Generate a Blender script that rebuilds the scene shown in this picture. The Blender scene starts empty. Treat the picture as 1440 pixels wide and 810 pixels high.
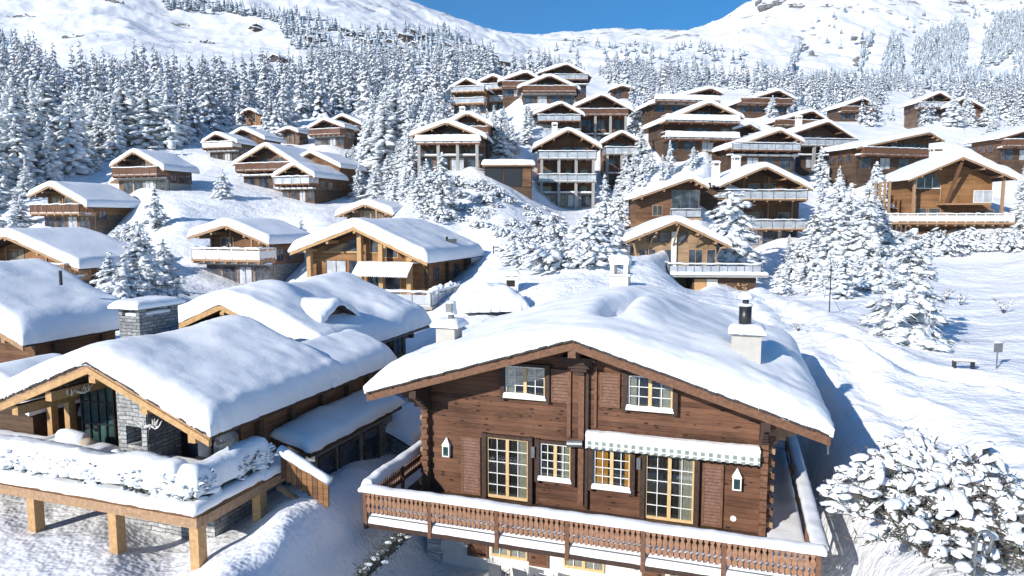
import bpy, math, random
import numpy as np
from mathutils import Vector, Matrix
random.seed(7); rng = np.random.default_rng(11)
scene = bpy.context.scene
COL = scene.collection
R = math.radians
# ------------------------------------------------------------------ camera
FOC = 960.0
TH = math.atan(95/960); ST, CT = math.sin(TH), math.cos(TH)
cam_d = bpy.data.cameras.new('camera'); cam = bpy.data.objects.new('camera', cam_d); COL.objects.link(cam)
cam_d.sensor_width = 36; cam_d.lens = 24; cam_d.clip_start = .3; cam_d.clip_end = 9000
cam.rotation_euler = (math.pi/2 - TH, 0, 0)
scene.camera = cam
scene.render.resolution_x = 1024; scene.render.resolution_y = 576

def at(px, py, D):
    """point in the world that lies D metres ahead, seen at a photo pixel (used to survey positions)"""
    x = (px-720)/FOC; v = (405-py)/FOC
    dy = CT + ST*v; dz = -ST + CT*v
    return (x/dy*D, D, dz/dy*D)
def proj(X, Y, Z):
    d = CT*Y - ST*Z; u = ST*Y + CT*Z
    return 720+FOC*X/d, 405-FOC*u/d
def el(py):
    v = (405-py)/FOC
    return (-ST+CT*v)/(CT+ST*v)

class Frame:
    def __init__(s, o, yaw):
        s.o = o; s.yaw = yaw; s.c = math.cos(R(yaw)); s.s = math.sin(R(yaw))
    def loc(s, x, y):
        a = x-s.o[0]; b = y-s.o[1]
        return a*s.c-b*s.s, a*s.s+b*s.c
    def wor(s, x, y, z=0):
        return (s.o[0]+x*s.c+y*s.s, s.o[1]-x*s.s+y*s.c, s.o[2]+z)
    def hit(s, px, py, y0=0):
        X, Y, Z = at(px, py, 1.0)
        t = (y0+s.o[0]*s.s+s.o[1]*s.c)/(X*s.s+Y*s.c)
        a, b = s.loc(X*t, Y*t)
        return a, Z*t-s.o[2]

# ------------------------------------------------------------------ noise
def _h(ix, iy, seed):
    n = (ix*374761393 + iy*668265263 + seed*974711) & 0x7fffffff
    n = ((n ^ (n >> 13))*1274126177) & 0x7fffffff
    return ((n ^ (n >> 16)) & 0xffff)/65535.0
def vnoise(x, y, seed=0):
    x = np.asarray(x, float); y = np.asarray(y, float)
    ix = np.floor(x).astype(np.int64); iy = np.floor(y).astype(np.int64)
    fx = x-ix; fy = y-iy
    fx = fx*fx*fx*(fx*(fx*6-15)+10); fy = fy*fy*fy*(fy*(fy*6-15)+10)
    a = _h(ix, iy, seed); b = _h(ix+1, iy, seed); c = _h(ix, iy+1, seed); d = _h(ix+1, iy+1, seed)
    return (a+(b-a)*fx)*(1-fy)+(c+(d-c)*fx)*fy - .5
def fbm(x, y, seed=0, o=4, g=.5):
    r = 0; a = 1.0
    for i in range(o):
        r = r + a*vnoise(x*(2.03**i)+i*17.3, y*(2.03**i)-i*9.1, seed+i); a *= g
    return r

# ------------------------------------------------------------------ materials
def mat(name):
    m = bpy.data.materials.new(name); m.use_nodes = True
    nt = m.node_tree
    return m, nt, nt.nodes['Principled BSDF']
def N(nt, t, **kw):
    n = nt.nodes.new(t)
    for k, v in kw.items():
        if k in n.inputs.keys(): n.inputs[k].default_value = v
        else: setattr(n, k, v)
    return n
def ramp(nt, stops):
    n = nt.nodes.new('ShaderNodeValToRGB'); e = n.color_ramp.elements
    while len(e) < len(stops): e.new(.5)
    for i, (p, c) in enumerate(stops):
        e[i].position = p; e[i].color = (*c, 1) if len(c) == 3 else c
    return n
def lk(nt, a, ao, b, bi): nt.links.new(a.outputs[ao], b.inputs[bi])
def math_n(nt, op, a=None, b=None, va=0, vb=0):
    n = nt.nodes.new('ShaderNodeMath'); n.operation = op
    if a: nt.links.new(a, n.inputs[0])
    else: n.inputs[0].default_value = va
    if b: nt.links.new(b, n.inputs[1])
    else: n.inputs[1].default_value = vb
    return n.outputs[0]
def mixc(nt, fac, a, b, mode='MIX'):
    n = nt.nodes.new('ShaderNodeMix'); n.data_type = 'RGBA'; n.blend_type = mode
    for v, i in ((fac, 0), (a, 6), (b, 7)):
        if isinstance(v, (int, float)): n.inputs[i].default_value = v
        elif isinstance(v, tuple): n.inputs[i].default_value = (*v, 1)
        else: nt.links.new(v, n.inputs[i])
    return n.outputs[2]

def plain(name, c, rough=.6, metal=0, var=.12, scale=6, bump=.1, spec=.4):
    m, nt, b = mat(name)
    tc = N(nt, 'ShaderNodeTexCoord'); no = N(nt, 'ShaderNodeTexNoise', Scale=scale, Detail=4)
    lk(nt, tc, 'Object', no, 'Vector')
    r = ramp(nt, [(.3, tuple(x*(1-var) for x in c)), (.7, tuple(min(1, x*(1+var)) for x in c))])
    lk(nt, no, 'Fac', r, 'Fac'); lk(nt, r, 'Color', b, 'Base Color')
    b.inputs['Roughness'].default_value = rough; b.inputs['Metallic'].default_value = metal
    b.inputs['Specular IOR Level'].default_value = spec
    if bump:
        bp = N(nt, 'ShaderNodeBump', Strength=bump, Distance=.02); lk(nt, no, 'Fac', bp, 'Height'); lk(nt, bp, 'Normal', b, 'Normal')
    return m

def snow_mat(name, c=(.86, .87, .89), s1=1.2, s2=14, b1=.35, b2=.25, d1=.12, d2=.02):
    m, nt, b = mat(name)
    g = N(nt, 'ShaderNodeTexCoord')
    n1 = N(nt, 'ShaderNodeTexNoise', Scale=s1, Detail=5, Roughness=.55); n2 = N(nt, 'ShaderNodeTexNoise', Scale=s2, Detail=4, Roughness=.6)
    lk(nt, g, 'Object', n1, 'Vector'); lk(nt, g, 'Object', n2, 'Vector')
    bp = N(nt, 'ShaderNodeBump', Strength=b1, Distance=d1); lk(nt, n1, 'Fac', bp, 'Height')
    b2_ = N(nt, 'ShaderNodeBump', Strength=b2, Distance=d2); lk(nt, n2, 'Fac', b2_, 'Height'); lk(nt, bp, 'Normal', b2_, 'Normal')
    lk(nt, b2_, 'Normal', b, 'Normal')
    r = ramp(nt, [(.3, tuple(x*.96 for x in c)), (.7, c)]); lk(nt, n1, 'Fac', r, 'Fac'); lk(nt, r, 'Color', b, 'Base Color')
    b.inputs['Roughness'].default_value = .55; b.inputs['Specular IOR Level'].default_value = .25
    return m

def timber(name, dark, light, board=.19, warm=None, knots=True, seam=.5, rough=.72):
    """horizontal squared-log boards: tint per board, long grain, knots and dark seams"""
    m, nt, b = mat(name)
    tc = N(nt, 'ShaderNodeTexCoord'); sp = N(nt, 'ShaderNodeSeparateXYZ'); lk(nt, tc, 'Object', sp, 0)
    zb = math_n(nt, 'DIVIDE', sp.outputs['Z'], vb=board)
    idx = math_n(nt, 'FLOOR', zb); fr = math_n(nt, 'FRACT', zb)
    xy = math_n(nt, 'ADD', sp.outputs['X'], sp.outputs['Y'])
    # long grain
    mp = N(nt, 'ShaderNodeMapping'); lk(nt, tc, 'Object', mp, 'Vector'); mp.inputs['Scale'].default_value = (1.3, 1.3, 22)
    gr = N(nt, 'ShaderNodeTexNoise', Scale=1.6, Detail=6, Roughness=.62); lk(nt, mp, 'Vector', gr, 'Vector')
    big = N(nt, 'ShaderNodeTexNoise', Scale=.55, Detail=3); lk(nt, tc, 'Object', big, 'Vector')
    cb = N(nt, 'ShaderNodeCombineXYZ'); nt.links.new(idx, cb.inputs[0])
    seg = math_n(nt, 'FLOOR', math_n(nt, 'DIVIDE', math_n(nt, 'ADD', xy, math_n(nt, 'MULTIPLY', idx, vb=1.37)), vb=5.3)); nt.links.new(seg, cb.inputs[1])
    wn = N(nt, 'ShaderNodeTexWhiteNoise'); wn.noise_dimensions = '3D'; lk(nt, cb, 0, wn, 'Vector')
    f = math_n(nt, 'ADD', math_n(nt, 'MULTIPLY', gr.outputs['Fac'], vb=.95), math_n(nt, 'MULTIPLY', wn.outputs['Value'], vb=.30))
    f = math_n(nt, 'ADD', f, math_n(nt, 'MULTIPLY', big.outputs['Fac'], vb=.8))
    f = math_n(nt, 'SUBTRACT', f, vb=.62)
    rp = ramp(nt, [(.12, dark), (.42, tuple((a+c)/2 for a, c in zip(dark, light))), (.72, light)] )
    nt.links.new(f, rp.inputs['Fac'])
    col = rp.outputs['Color']
    if knots:
        vb_ = N(nt, 'ShaderNodeMapping'); lk(nt, tc, 'Object', vb_, 'Vector'); vb_.inputs['Scale'].default_value = (2.2, 2.2, 1/board)
        vo = N(nt, 'ShaderNodeTexVoronoi', Scale=1.0); lk(nt, vb_, 'Vector', vo, 'Vector')
        kn = ramp(nt, [(.13, (1, 1, 1)), (.22, (0, 0, 0))]); lk(nt, vo, 'Distance', kn, 'Fac')
        col = mixc(nt, kn.outputs['Color'], col, tuple(x*.45 for x in dark))
    sm = ramp(nt, [(0, (1, 1, 1)), (.07, (0, 0, 0)), (.95, (0, 0, 0)), (1, (1, 1, 1))]); nt.links.new(fr, sm.inputs['Fac'])
    sf = math_n(nt, 'MULTIPLY', sm.outputs['Color'], vb=seam)
    col = mixc(nt, sf, col, tuple(x*.35 for x in dark))
    nt.links.new(col, b.inputs['Base Color'])
    h = math_n(nt, 'SUBTRACT', math_n(nt, 'MULTIPLY', gr.outputs['Fac'], vb=.35), sf)
    bp = N(nt, 'ShaderNodeBump', Strength=.6, Distance=.02); nt.links.new(h, bp.inputs['Height']); lk(nt, bp, 'Normal', b, 'Normal')
    b.inputs['Roughness'].default_value = rough; b.inputs['Specular IOR Level'].default_value = .25
    return m

def stone(name, c1, c2, mortar, bw=.45, bh=.14, sc=1.0):
    m, nt, b = mat(name)
    tc = N(nt, 'ShaderNodeTexCoord'); sp = N(nt, 'ShaderNodeSeparateXYZ'); lk(nt, tc, 'Object', sp, 0)
    xy = math_n(nt, 'ADD', sp.outputs['X'], sp.outputs['Y'])
    no = N(nt, 'ShaderNodeTexNoise', Scale=2.5, Detail=4); lk(nt, tc, 'Object', no, 'Vector')
    cb = N(nt, 'ShaderNodeCombineXYZ')
    nt.links.new(math_n(nt, 'ADD', xy, math_n(nt, 'MULTIPLY', no.outputs['Fac'], vb=.25)), cb.inputs[0])
    nt.links.new(math_n(nt, 'ADD', sp.outputs['Z'], math_n(nt, 'MULTIPLY', no.outputs['Fac'], vb=.12)), cb.inputs[1])
    br = N(nt, 'ShaderNodeTexBrick', Scale=sc); lk(nt, cb, 0, br, 'Vector')
    br.inputs['Color1'].default_value = (*c1, 1); br.inputs['Color2'].default_value = (*c2, 1); br.inputs['Mortar'].default_value = (*mortar, 1)
    br.inputs['Mortar Size'].default_value = .012; br.inputs['Brick Width'].default_value = bw; br.inputs['Row Height'].default_value = bh
    n2 = N(nt, 'ShaderNodeTexNoise', Scale=9, Detail=5); lk(nt, tc, 'Object', n2, 'Vector')
    r = ramp(nt, [(.3, (.55, .55, .55)), (.7, (1.25, 1.25, 1.25))]); lk(nt, n2, 'Fac', r, 'Fac')
    col = mixc(nt, 1.0, br.outputs['Color'], r.outputs['Color'], 'MULTIPLY')
    nt.links.new(col, b.inputs['Base Color'])
    h = math_n(nt, 'SUBTRACT', n2.outputs['Fac'], math_n(nt, 'MULTIPLY', br.outputs['Fac'], vb=1.2))
    bp = N(nt, 'ShaderNodeBump', Strength=.7, Distance=.03); nt.links.new(h, bp.inputs['Height']); lk(nt, bp, 'Normal', b, 'Normal')
    b.inputs['Roughness'].default_value = .8
    return m

def glass_mat(name, c=(.02, .03, .045), var=(.10, .12, .15), rough=.08):
    m, nt, b = mat(name)
    tc = N(nt, 'ShaderNodeTexCoord'); no = N(nt, 'ShaderNodeTexNoise', Scale=1.3, Detail=3); lk(nt, tc, 'Object', no, 'Vector')
    r = ramp(nt, [(.42, c), (.75, var)]); lk(nt, no, 'Fac', r, 'Fac'); lk(nt, r, 'Color', b, 'Base Color')
    b.inputs['Roughness'].default_value = rough; b.inputs['Specular IOR Level'].default_value = .6
    return m

M = {}
M['snow'] = snow_mat('snow')
M['snow_roof'] = snow_mat('roof_snow', s1=1.1, s2=8, b1=.4, b2=.3, d1=.10, d2=.02)
M['snow_lump'] = snow_mat('clump_snow', c=(.82, .85, .88), s1=5, s2=30, b1=.5, b2=.3, d1=.06, d2=.02)
M['timber_dark'] = timber('dark_larch_boards', (.055, .025, .014), (.212, .102, .060), board=.165)
M['timber_mid'] = timber('brown_boards', (.085, .042, .022), (.24, .125, .065), knots=False)
M['timber_honey'] = timber('honey_boards', (.15, .07, .028), (.36, .19, .085), knots=False)
M['timber_beige'] = timber('beige_boards', (.20, .125, .065), (.42, .29, .175), knots=False)
M['timber_grey'] = timber('weathered_boards', (.085, .06, .045), (.21, .15, .11), knots=False)
M['timber_shade'] = timber('stained_boards', (.045, .028, .018), (.13, .08, .05), knots=False)
M['beam'] = plain('larch_beam', (.34, .21, .12), .65, var=.25, scale=9, bump=.3)
M['shutter_wood'] = plain('shutter_wood', (.165, .082, .054), .7, var=.3, scale=10, bump=.3)
M['beam_gold'] = plain('golden_beam', (.44, .265, .12), .6, var=.2, scale=9, bump=.3)
M['beam_brown'] = plain('brown_beam', (.155, .075, .042), .7, var=.3, scale=9, bump=.35)
M['beam_dark'] = plain('dark_beam', (.05, .027, .018), .7, var=.3, scale=9, bump=.3)
M['baluster'] = plain('baluster_wood', (.29, .155, .09), .65, var=.3, scale=8, bump=.3)
M['pine'] = plain('yellow_pine', (.60, .42, .21), .5, var=.12, scale=8, bump=.1)
M['white'] = plain('white_paint', (.78, .77, .73), .5, var=.04)
M['plaster'] = plain('white_render', (.70, .68, .63), .85, var=.05, scale=3, bump=.25)
M['plaster_grey'] = plain('chimney_render', (.44, .42, .385), .85, var=.07, scale=4, bump=.25)
M['concrete'] = plain('concrete', (.31, .305, .29), .85, var=.12, scale=2, bump=.2)
M['slate'] = stone('slate_stone', (.15, .16, .17), (.27, .28, .29), (.06, .06, .06), .5, .12)
M['slate_light'] = stone('lit_slate', (.28, .29, .29), (.46, .46, .45), (.12, .12, .12), .55, .13)  # paler copy of the slate, sunlit tone put into the colour
M['stone'] = stone('field_stone', (.20, .19, .18), (.34, .32, .30), (.10, .10, .10), .5, .25)
M['quoin'] = stone('quoin_blocks', (.50, .50, .49), (.62, .61, .59), (.16, .16, .15), 1.2, .36)
M['rooftile'] = plain('stone_roof_tile', (.045, .040, .038), .8, var=.4, scale=14, bump=.5)
M['metal_dark'] = plain('dark_metal', (.05, .052, .055), .4, .7, bump=0)
M['metal_grey'] = plain('grey_metal', (.22, .23, .24), .4, .6, bump=0)
M['lead'] = plain('lead_sheet', (.17, .18, .19), .5, .5)
M['glass'] = glass_mat('window_glass')
M['glass_green'] = glass_mat('reflecting_glass', (.02, .05, .05), (.06, .13, .12))
M['glass_rail'] = glass_mat('railing_glass', (.35, .38, .42), (.55, .58, .62), .15)
M['pane_curtained'] = glass_mat('curtained_window', (.10, .09, .08), (.34, .31, .27), .15)
M['curtain'] = plain('cream_curtain', (.42, .37, .29), .9, var=.15)
M['curtain_gold'] = plain('orange_curtain', (.65, .27, .03), .9, var=.25)
M['interior'] = plain('room_dark', (.028, .024, .022), .9, var=.3, scale=2, bump=0)  # near-black colour that stands in for unlit rooms and openings
M['needle'] = plain('dark_needles', (.12, .13, .135), .8, var=.35, scale=5, bump=0)
M['needle_frost'] = plain('frosted_needles', (.64, .68, .72), .8, var=.25, scale=3, bump=0)
M['far_needle'] = plain('hazed_frosted_needles', (.38, .44, .50), .85, var=.2, scale=.2, bump=0)  # frosted needles with blue-grey distance haze mixed into the colour
M['twig'] = plain('twig_bark', (.10, .075, .06), .8, var=.3, bump=0)
M['trunk'] = plain('trunk_bark', (.11, .08, .065), .9, var=.3, scale=12, bump=.5)
M['leaf'] = plain('evergreen_leaf', (.075, .08, .062), .7, var=.4, scale=9, bump=0)
M['fabric'] = plain('cushion_fabric', (.42, .36, .27), .9)
M['rock'] = plain('bare_rock', (.17, .165, .16), .9, var=.35, scale=.4, bump=.6)
def awning_mat():
    m, nt, b = mat('striped_awning')
    tc = N(nt, 'ShaderNodeTexCoord'); sp = N(nt, 'ShaderNodeSeparateXYZ'); lk(nt, tc, 'Object', sp, 0)
    f = math_n(nt, 'FRACT', math_n(nt, 'DIVIDE', sp.outputs['X'], vb=.23)); g = math_n(nt, 'GREATER_THAN', f, vb=.5)
    zz = math_n(nt, 'FRACT', math_n(nt, 'DIVIDE', math_n(nt, 'SUBTRACT', sp.outputs['Z'], vb=2.295), vb=.165)); g = math_n(nt, 'MULTIPLY', g, math_n(nt, 'LESS_THAN', zz, vb=.72)); g = math_n(nt, 'MULTIPLY', g, math_n(nt, 'LESS_THAN', sp.outputs['Z'], vb=2.62))
    nt.links.new(mixc(nt, g, (.62, .63, .60), (.22, .27, .25)), b.inputs['Base Color']); b.inputs['Roughness'].default_value = .85
    return m
M['awning'] = awning_mat()
M['canvas'] = plain('white_canvas', (.76, .75, .73), .85)

# ------------------------------------------------------------------ mesh builder
class MB:
    def __init__(s): s.v = []; s.f = []; s.m = []; s.mats = []; s.n = 0
    def mi(s, k):
        if k not in s.mats: s.mats.append(k)
        return s.mats.index(k)
    def add(s, verts, faces, k):
        o = s.n; i = s.mi(k)
        s.v.extend(verts); s.n += len(verts)
        s.f.extend([tuple(a+o for a in f) for f in faces]); s.m.extend([i]*len(faces))
        return s
    def box(s, x0, x1, y0, y1, z0, z1, k, bev=0):
        if x0 > x1: x0, x1 = x1, x0
        if y0 > y1: y0, y1 = y1, y0
        if z0 > z1: z0, z1 = z1, z0
        v = [(x, y, z) for z in (z0, z1) for y in (y0, y1) for x in (x0, x1)]
        return s.add(v, [(0, 2, 3, 1), (4, 5, 7, 6), (0, 1, 5, 4), (2, 6, 7, 3), (0, 4, 6, 2), (1, 3, 7, 5)], k)
    def prism(s, poly, y0, y1, k):
        """polygon in x,z (counter-clockwise seen from -y) between y0 and y1"""
        n = len(poly)
        v = [(x, y0, z) for x, z in poly]+[(x, y1, z) for x, z in poly]
        f = [tuple(range(n)), tuple(range(2*n-1, n-1, -1))]+[(i, i+n, (i+1) % n+n, (i+1) % n) for i in range(n)]
        return s.add(v, f, k)
    def bar(s, a, b, w, h, k, up=(0, 0, 1)):
        a = Vector(a); b = Vector(b); d = (b-a).normalized(); u = Vector(up)
        if abs(d.dot(u)) > .98: u = Vector((0, 1, 0))
        r = d.cross(u).normalized(); u = r.cross(d).normalized()
        v = []
        for p in (a, b):
            for sx, sz in ((-1, -1), (1, -1), (1, 1), (-1, 1)): v.append(tuple(p+r*(sx*w/2)+u*(sz*h/2)))
        return s.add(v, [(3, 2, 1, 0), (4, 5, 6, 7), (0, 1, 5, 4), (1, 2, 6, 5), (2, 3, 7, 6), (3, 0, 4, 7)], k)
    def tube(s, pts, rad, k, n=8, cap=True):
        pts = [Vector(p) for p in pts]; rs = rad if isinstance(rad, (list, tuple)) else [rad]*len(pts)
        v = []; f = []
        for i, p in enumerate(pts):
            d = (pts[min(i+1, len(pts)-1)]-pts[max(i-1, 0)]).normalized()
            u = Vector((0, 0, 1)) if abs(d.z) < .9 else Vector((1, 0, 0))
            r = d.cross(u).normalized(); u = r.cross(d)
            for j in range(n):
                a = 2*math.pi*j/n; v.append(tuple(p+(r*math.cos(a)+u*math.sin(a))*rs[i]))
        for i in range(len(pts)-1):
            for j in range(n):
                f.append((i*n+j, (i)*n+(j+1) % n, (i+1)*n+(j+1) % n, (i+1)*n+j))
        if cap: f.append(tuple(range(n-1, -1, -1))); f.append(tuple((len(pts)-1)*n+j for j in range(n)))
        return s.add(v, f, k)
    def arr(s, V, Fc, k):
        return s.add([tuple(p) for p in V.tolist()], [tuple(q) for q in Fc.tolist()], k)
    def build(s, name, parent=None, smooth=False, loc=None, yaw=None):
        me = bpy.data.meshes.new(name); me.from_pydata(s.v, [], s.f)
        for k in s.mats: me.materials.append(M[k])
        me.polygons.foreach_set('material_index', s.m)
        if smooth: me.polygons.foreach_set('use_smooth', [True]*len(s.f))
        me.update()
        o = bpy.data.objects.new(name, me); COL.objects.link(o)
        if parent: o.parent = parent
        if loc: o.location = loc
        if yaw is not None: o.rotation_euler.z = -R(yaw)
        return o
def tag(o, label=None, cat=None, group=None, kind=None):
    if label: o['label'] = label
    if cat: o['category'] = cat
    if group: o['group'] = group
    if kind: o['kind'] = kind
    return o
def empty(name, loc, yaw=0):
    o = bpy.data.objects.new(name, None); COL.objects.link(o); o.location = loc; o.rotation_euler.z = -R(yaw)
    o.empty_display_size = .3
    return o

def snow_sheet(x0, x1, y0, y1, base, T, rx=.5, ry=.5, amp=.08, seed=0, step=.3, soft=0, extra=None, edge=.06, jag=.05, key='snow_roof', top=None, ns=.5, taper=None):
    """a settled slab of snow: full volume with rounded, slightly ragged edges"""
    nx = max(10, int((x1-x0)/step)); ny = max(10, int((y1-y0)/step))
    def warp(n):
        s = np.linspace(0, 1, n); return s-.86/(2*math.pi)*np.sin(2*math.pi*s)
    X, Y = np.meshgrid(x0+(x1-x0)*warp(nx), y0+(y1-y0)*warp(ny))
    def prof(d, r):
        q = np.clip(d/r, 0, 1); return np.sqrt(np.clip(1-(1-q)**2.2, 0, 1))
    e = prof(X-x0, rx)*prof(x1-X, rx)*prof(Y-y0, ry)*prof(y1-Y, ry)
    nz = fbm(X*ns+seed*3.1, Y*ns-seed, seed, 4)
    tt = T if taper is None else T*taper(X, Y)
    t = edge+(tt-edge)*e+(amp*nz+.045*fbm(X*2.3+seed, Y*2.3, seed+3, 3))*np.clip(e*1.3, 0, 1)
    if extra is not None: t = t+extra(X, Y)*np.clip(e*1.2, 0, 1)
    t = np.maximum(t, edge*.6)
    b = base(X, Y); tb = (top or base)(X, Y)
    Zt = tb+t
    # ragged outline
    jx = jag*(vnoise(Y*3.3, X*0+seed, seed+5)+.6*vnoise(Y*9, X*0+seed, seed+6))*2; jy = jag*(vnoise(X*3.3, Y*0+seed, seed+7)+.6*vnoise(X*9, Y*0, seed+8))*2
    Xo = X+np.where(X-x0 < (x1-x0)*.5, jx*(1-prof(X-x0, rx)), jx*(1-prof(x1-X, rx)))
    Yo = Y+np.where(Y-y0 < (y1-y0)*.5, jy*(1-prof(Y-y0, ry)), jy*(1-prof(y1-Y, ry)))
    # bulge outwards above the roof edge
    bl = .5*min(T, .6)
    V = np.stack([Xo, Yo, Zt], -1).reshape(-1, 3)
    ii = np.arange(nx*ny).reshape(ny, nx)
    Fc = np.stack([ii[:-1, :-1], ii[:-1, 1:], ii[1:, 1:], ii[1:, :-1]], -1).reshape(-1, 4)
    # skirt down to the roof
    ring = np.concatenate([ii[0, :], ii[1:, -1], ii[-1, -2::-1], ii[-2:0:-1, 0]])
    Vb = V[ring].copy(); Vb[:, 2] = b.reshape(-1)[ring]-.012
    cx, cy = (x0+x1)/2, (y0+y1)/2
    Vb[:, 0] += (cx-Vb[:, 0])*.004; Vb[:, 1] += (cy-Vb[:, 1])*.004
    n0 = len(V); k = len(ring)
    Fs = np.array([(ring[i], n0+i, n0+(i+1) % k, ring[(i+1) % k]) for i in range(k)])
    mb = MB(); mb.arr(np.concatenate([V, Vb]), np.concatenate([Fc, Fs]), key)
    return mb

_ico = {}
def ico(sub):
    if sub in _ico: return _ico[sub]
    import bmesh
    bm = bmesh.new(); bmesh.ops.create_icosphere(bm, subdivisions=sub, radius=1)
    V = np.array([v.co[:] for v in bm.verts]); Fc = np.array([[v.index for v in f.verts] for f in bm.faces]); bm.free()
    _ico[sub] = (V, Fc); return V, Fc
def lump(mb, c, dirv, ln, wd, th, key, sub=1, nz=.22, rs=None, flat=.35):
    """one irregular blob of snow or foliage lying along dirv"""
    V, Fc = ico(sub); r_ = rs or rng
    d = 1+nz*r_.standard_normal(len(V))[:, None]*1.0
    P = V*d; P[:, 2] = np.where(P[:, 2] < 0, P[:, 2]*flat, P[:, 2])
    P = P*np.array([ln, wd, th])
    dv = Vector(dirv).normalized(); u = Vector((0, 0, 1))
    if abs(dv.z) > .95: u = Vector((0, 1, 0))
    s = u.cross(dv).normalized(); w = dv.cross(s)
    Mx = np.array([dv[:], s[:], w[:]])
    mb.arr(P@Mx+np.array(c), Fc, key)
# ------------------------------------------------------------------ survey of the houses (apex, left eave, right eave, foot of the facade)
HS = {}
def survey(key, ap, Lp, Rp, base, D, yaw, L, **kw):
    o = at(ap[0], ap[1], D); f = Frame(o, yaw)
    l = f.hit(*Lp) if Lp else None; r = f.hit(*Rp) if Rp else None
    if l is None: l = (-r[0], r[1])
    if r is None: r = (-l[0], l[1])
    b = f.hit(*base)[1]
    HS[key] = dict(o=o, f=f, wl=-l[0], zl=l[1], wr=r[0], zr=r[1], zb=b, L=L, yaw=yaw, D=D, ap=ap, base=base, **kw)
survey('C', (310,432), None, (455,510), (330,520), 30, 18, 10.5, kind='C')
survey('D1', (-115,402), None, (32,489), (0,540), 30, 18, 5.8, kind='D1')
survey('D2', (5,333), None, (110,380), (60,420), 60, 18, 8, bal=[.62], rail='honey', wood='timber_honey')
survey('E', (70,262), (40,277), (122,292), (90,324), 90, 18, 9, wood='timber_honey', rail='wood', bal=[.6])
survey('F', (187,214), (155,235), (230,240), (190,272), 102, 18, 7, wood='timber_grey', rail='wood', base_mat='concrete')
survey('G', (317,318), (265,335), (378,345), (325,402), 67, 18, 7.5, wood='timber_mid', rail='white', base_mat='slate', bal=[.55])
survey('H', (497,322), (408,357), (600,372), (600,425), 57, 18, 13, kind='H', wood='timber_honey')
survey('I', (373,205), (327,233), (422,237), (370,266), 112, 18, 11, wood='timber_mid', rail='wood')
survey('J', (413,232), (383,250), (442,250), (420,284), 106, 18, 9.5, wood='timber_mid', rail='glass', bal=[.5])
survey('M', (513,288), (472,305), (552,303), (500,322), 86, 18, 6, kind='plain', wood='timber_grey')
survey('K', (303,189), (283,202), (333,202), (300,226), 134, 18, 6, wood='timber_grey', rail='white', bal=[.5])
survey('K2', (340,182), None, (372,197), (350,212), 140, 18, 7, kind='plain', wood='timber_mid')
survey('L', (455,169), (432,182), (484,180), (450,205), 147, 18, 6, wood='timber_grey', rail='wood')
survey('L2', (480,163), None, (508,176), (490,200), 157, 18, 7, bal=[.6], rail='wood', wood='timber_shade')
survey('L3', (350,154), (338,161), (364,161), (352,178), 175, 18, 5, kind='plain', wood='timber_honey')
survey('L4', (405,181), (390,187), (419,187), (404,201), 150, 18, 5, kind='plain', wood='timber_grey')
survey('N', (628,173), (577,192), (684,195), (600,240), 104, 5, 8, wood='timber_grey', rail='snow', bal=[.42], recess=2.0, cols=True)
survey('N2', (657,160), None, (693,178), (690,215), 112, 5, 8, bal=[.5], rail='wood', wood='timber_mid', chim=True)
survey('O', (655,112), (630,127), (686,127), (650,158), 153, 12, 7, wood='timber_honey', rail='glass', bal=[.36, .72])
survey('O2', (693,107), (670,118), (727,122), (700,156), 157, 12, 7, wood='timber_honey', rail='glass', bal=[.36, .72])
survey('P0', (740,102), (700,116), (772,120), (735,135), 152, 0, 8, bal=[.6], rail='wood', wood='timber_shade')
survey('P1', (797,91), (757,104), (832,109), (800,132), 165, 0, 9, wood='timber_mid', rail='glass', bal=[.5])
survey('P2', (773,107), (728,125), (816,127), (780,146), 142, 0, 9, wood='timber_shade', rail='wood', bal=[.55])
survey('T', (875,121), (858,127), (893,126), (875,138), 190, 0, 5, kind='plain', wood='timber_shade')
survey('Q', (789,146), (750,162), (822,164), (780,205), 132, 0, 8, wood='timber_mid', rail='glass', bal=[.4, .75], recess=1.8)
survey('Q2', (847,134), (806,152), (890,157), (845,205), 136, 0, 9, wood='timber_mid', rail='wood', bal=[.38], recess=1.8, cols=True)
survey('R', (800,183), (750,209), (846,209), (800,291), 111, 0, 9, wood='timber_mid', rail='glass', bal=[.36, .66], recess=2.2, cols=True, chim=True, base_mat='concrete')
survey('R2', (875,187), (845,203), (926,216), (885,262), 121, 0, 8, wood='timber_mid', rail='glass', bal=[.38], recess=2, cols=True)
survey('S', (715,232), (678,236), (752,234), (715,262), 101, 0, 6, kind='garage', wood='timber_mid')
survey('U', (1000,125), (913,148), (1017,133), (960,158), 132, -8, 8, bal=[.55], rail='snow', wood='timber_shade', chim=False)
survey('V', (998,145), (928,174), (1046,167), (950,212), 114, -8, 9, wood='timber_shade', rail='snow', bal=[.4, .75])
survey('W', (1095,128), (1036,146), (1118,140), (1080,158), 150, -8, 7, wood='timber_shade', rail='wood', bal=[.6])
survey('X', (1215,139), (1180,152), (1232,149), (1208,168), 172, -8, 7, bal=[.6], rail='wood', wood='timber_shade')
survey('Y1', (1322,131), (1288,146), (1348,146), (1318,164), 162, 0, 7, wood='timber_grey', rail='glass', bal=[.6])
survey('Y2', (1357,138), (1340,148), (1389,155), (1362,166), 155, 10, 6, kind='plain', wood='timber_mid')
survey('Z', (1143,157), (1083,174), (1165,171), (1130,190), 140, -8, 7, bal=[.6], rail='wood', wood='timber_shade')
survey('AC', (1055,176), (985,198), (1070,185), (1020,225), 120, -20, 8, bal=[.62], rail='wood', wood='timber_mid')
survey('AA', (1165,172), (1105,192), (1211,201), (1160,236), 124, -8, 9, wood='timber_mid', rail='glass', bal=[.5], cols=True, recess=1.6, chim=True)
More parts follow.
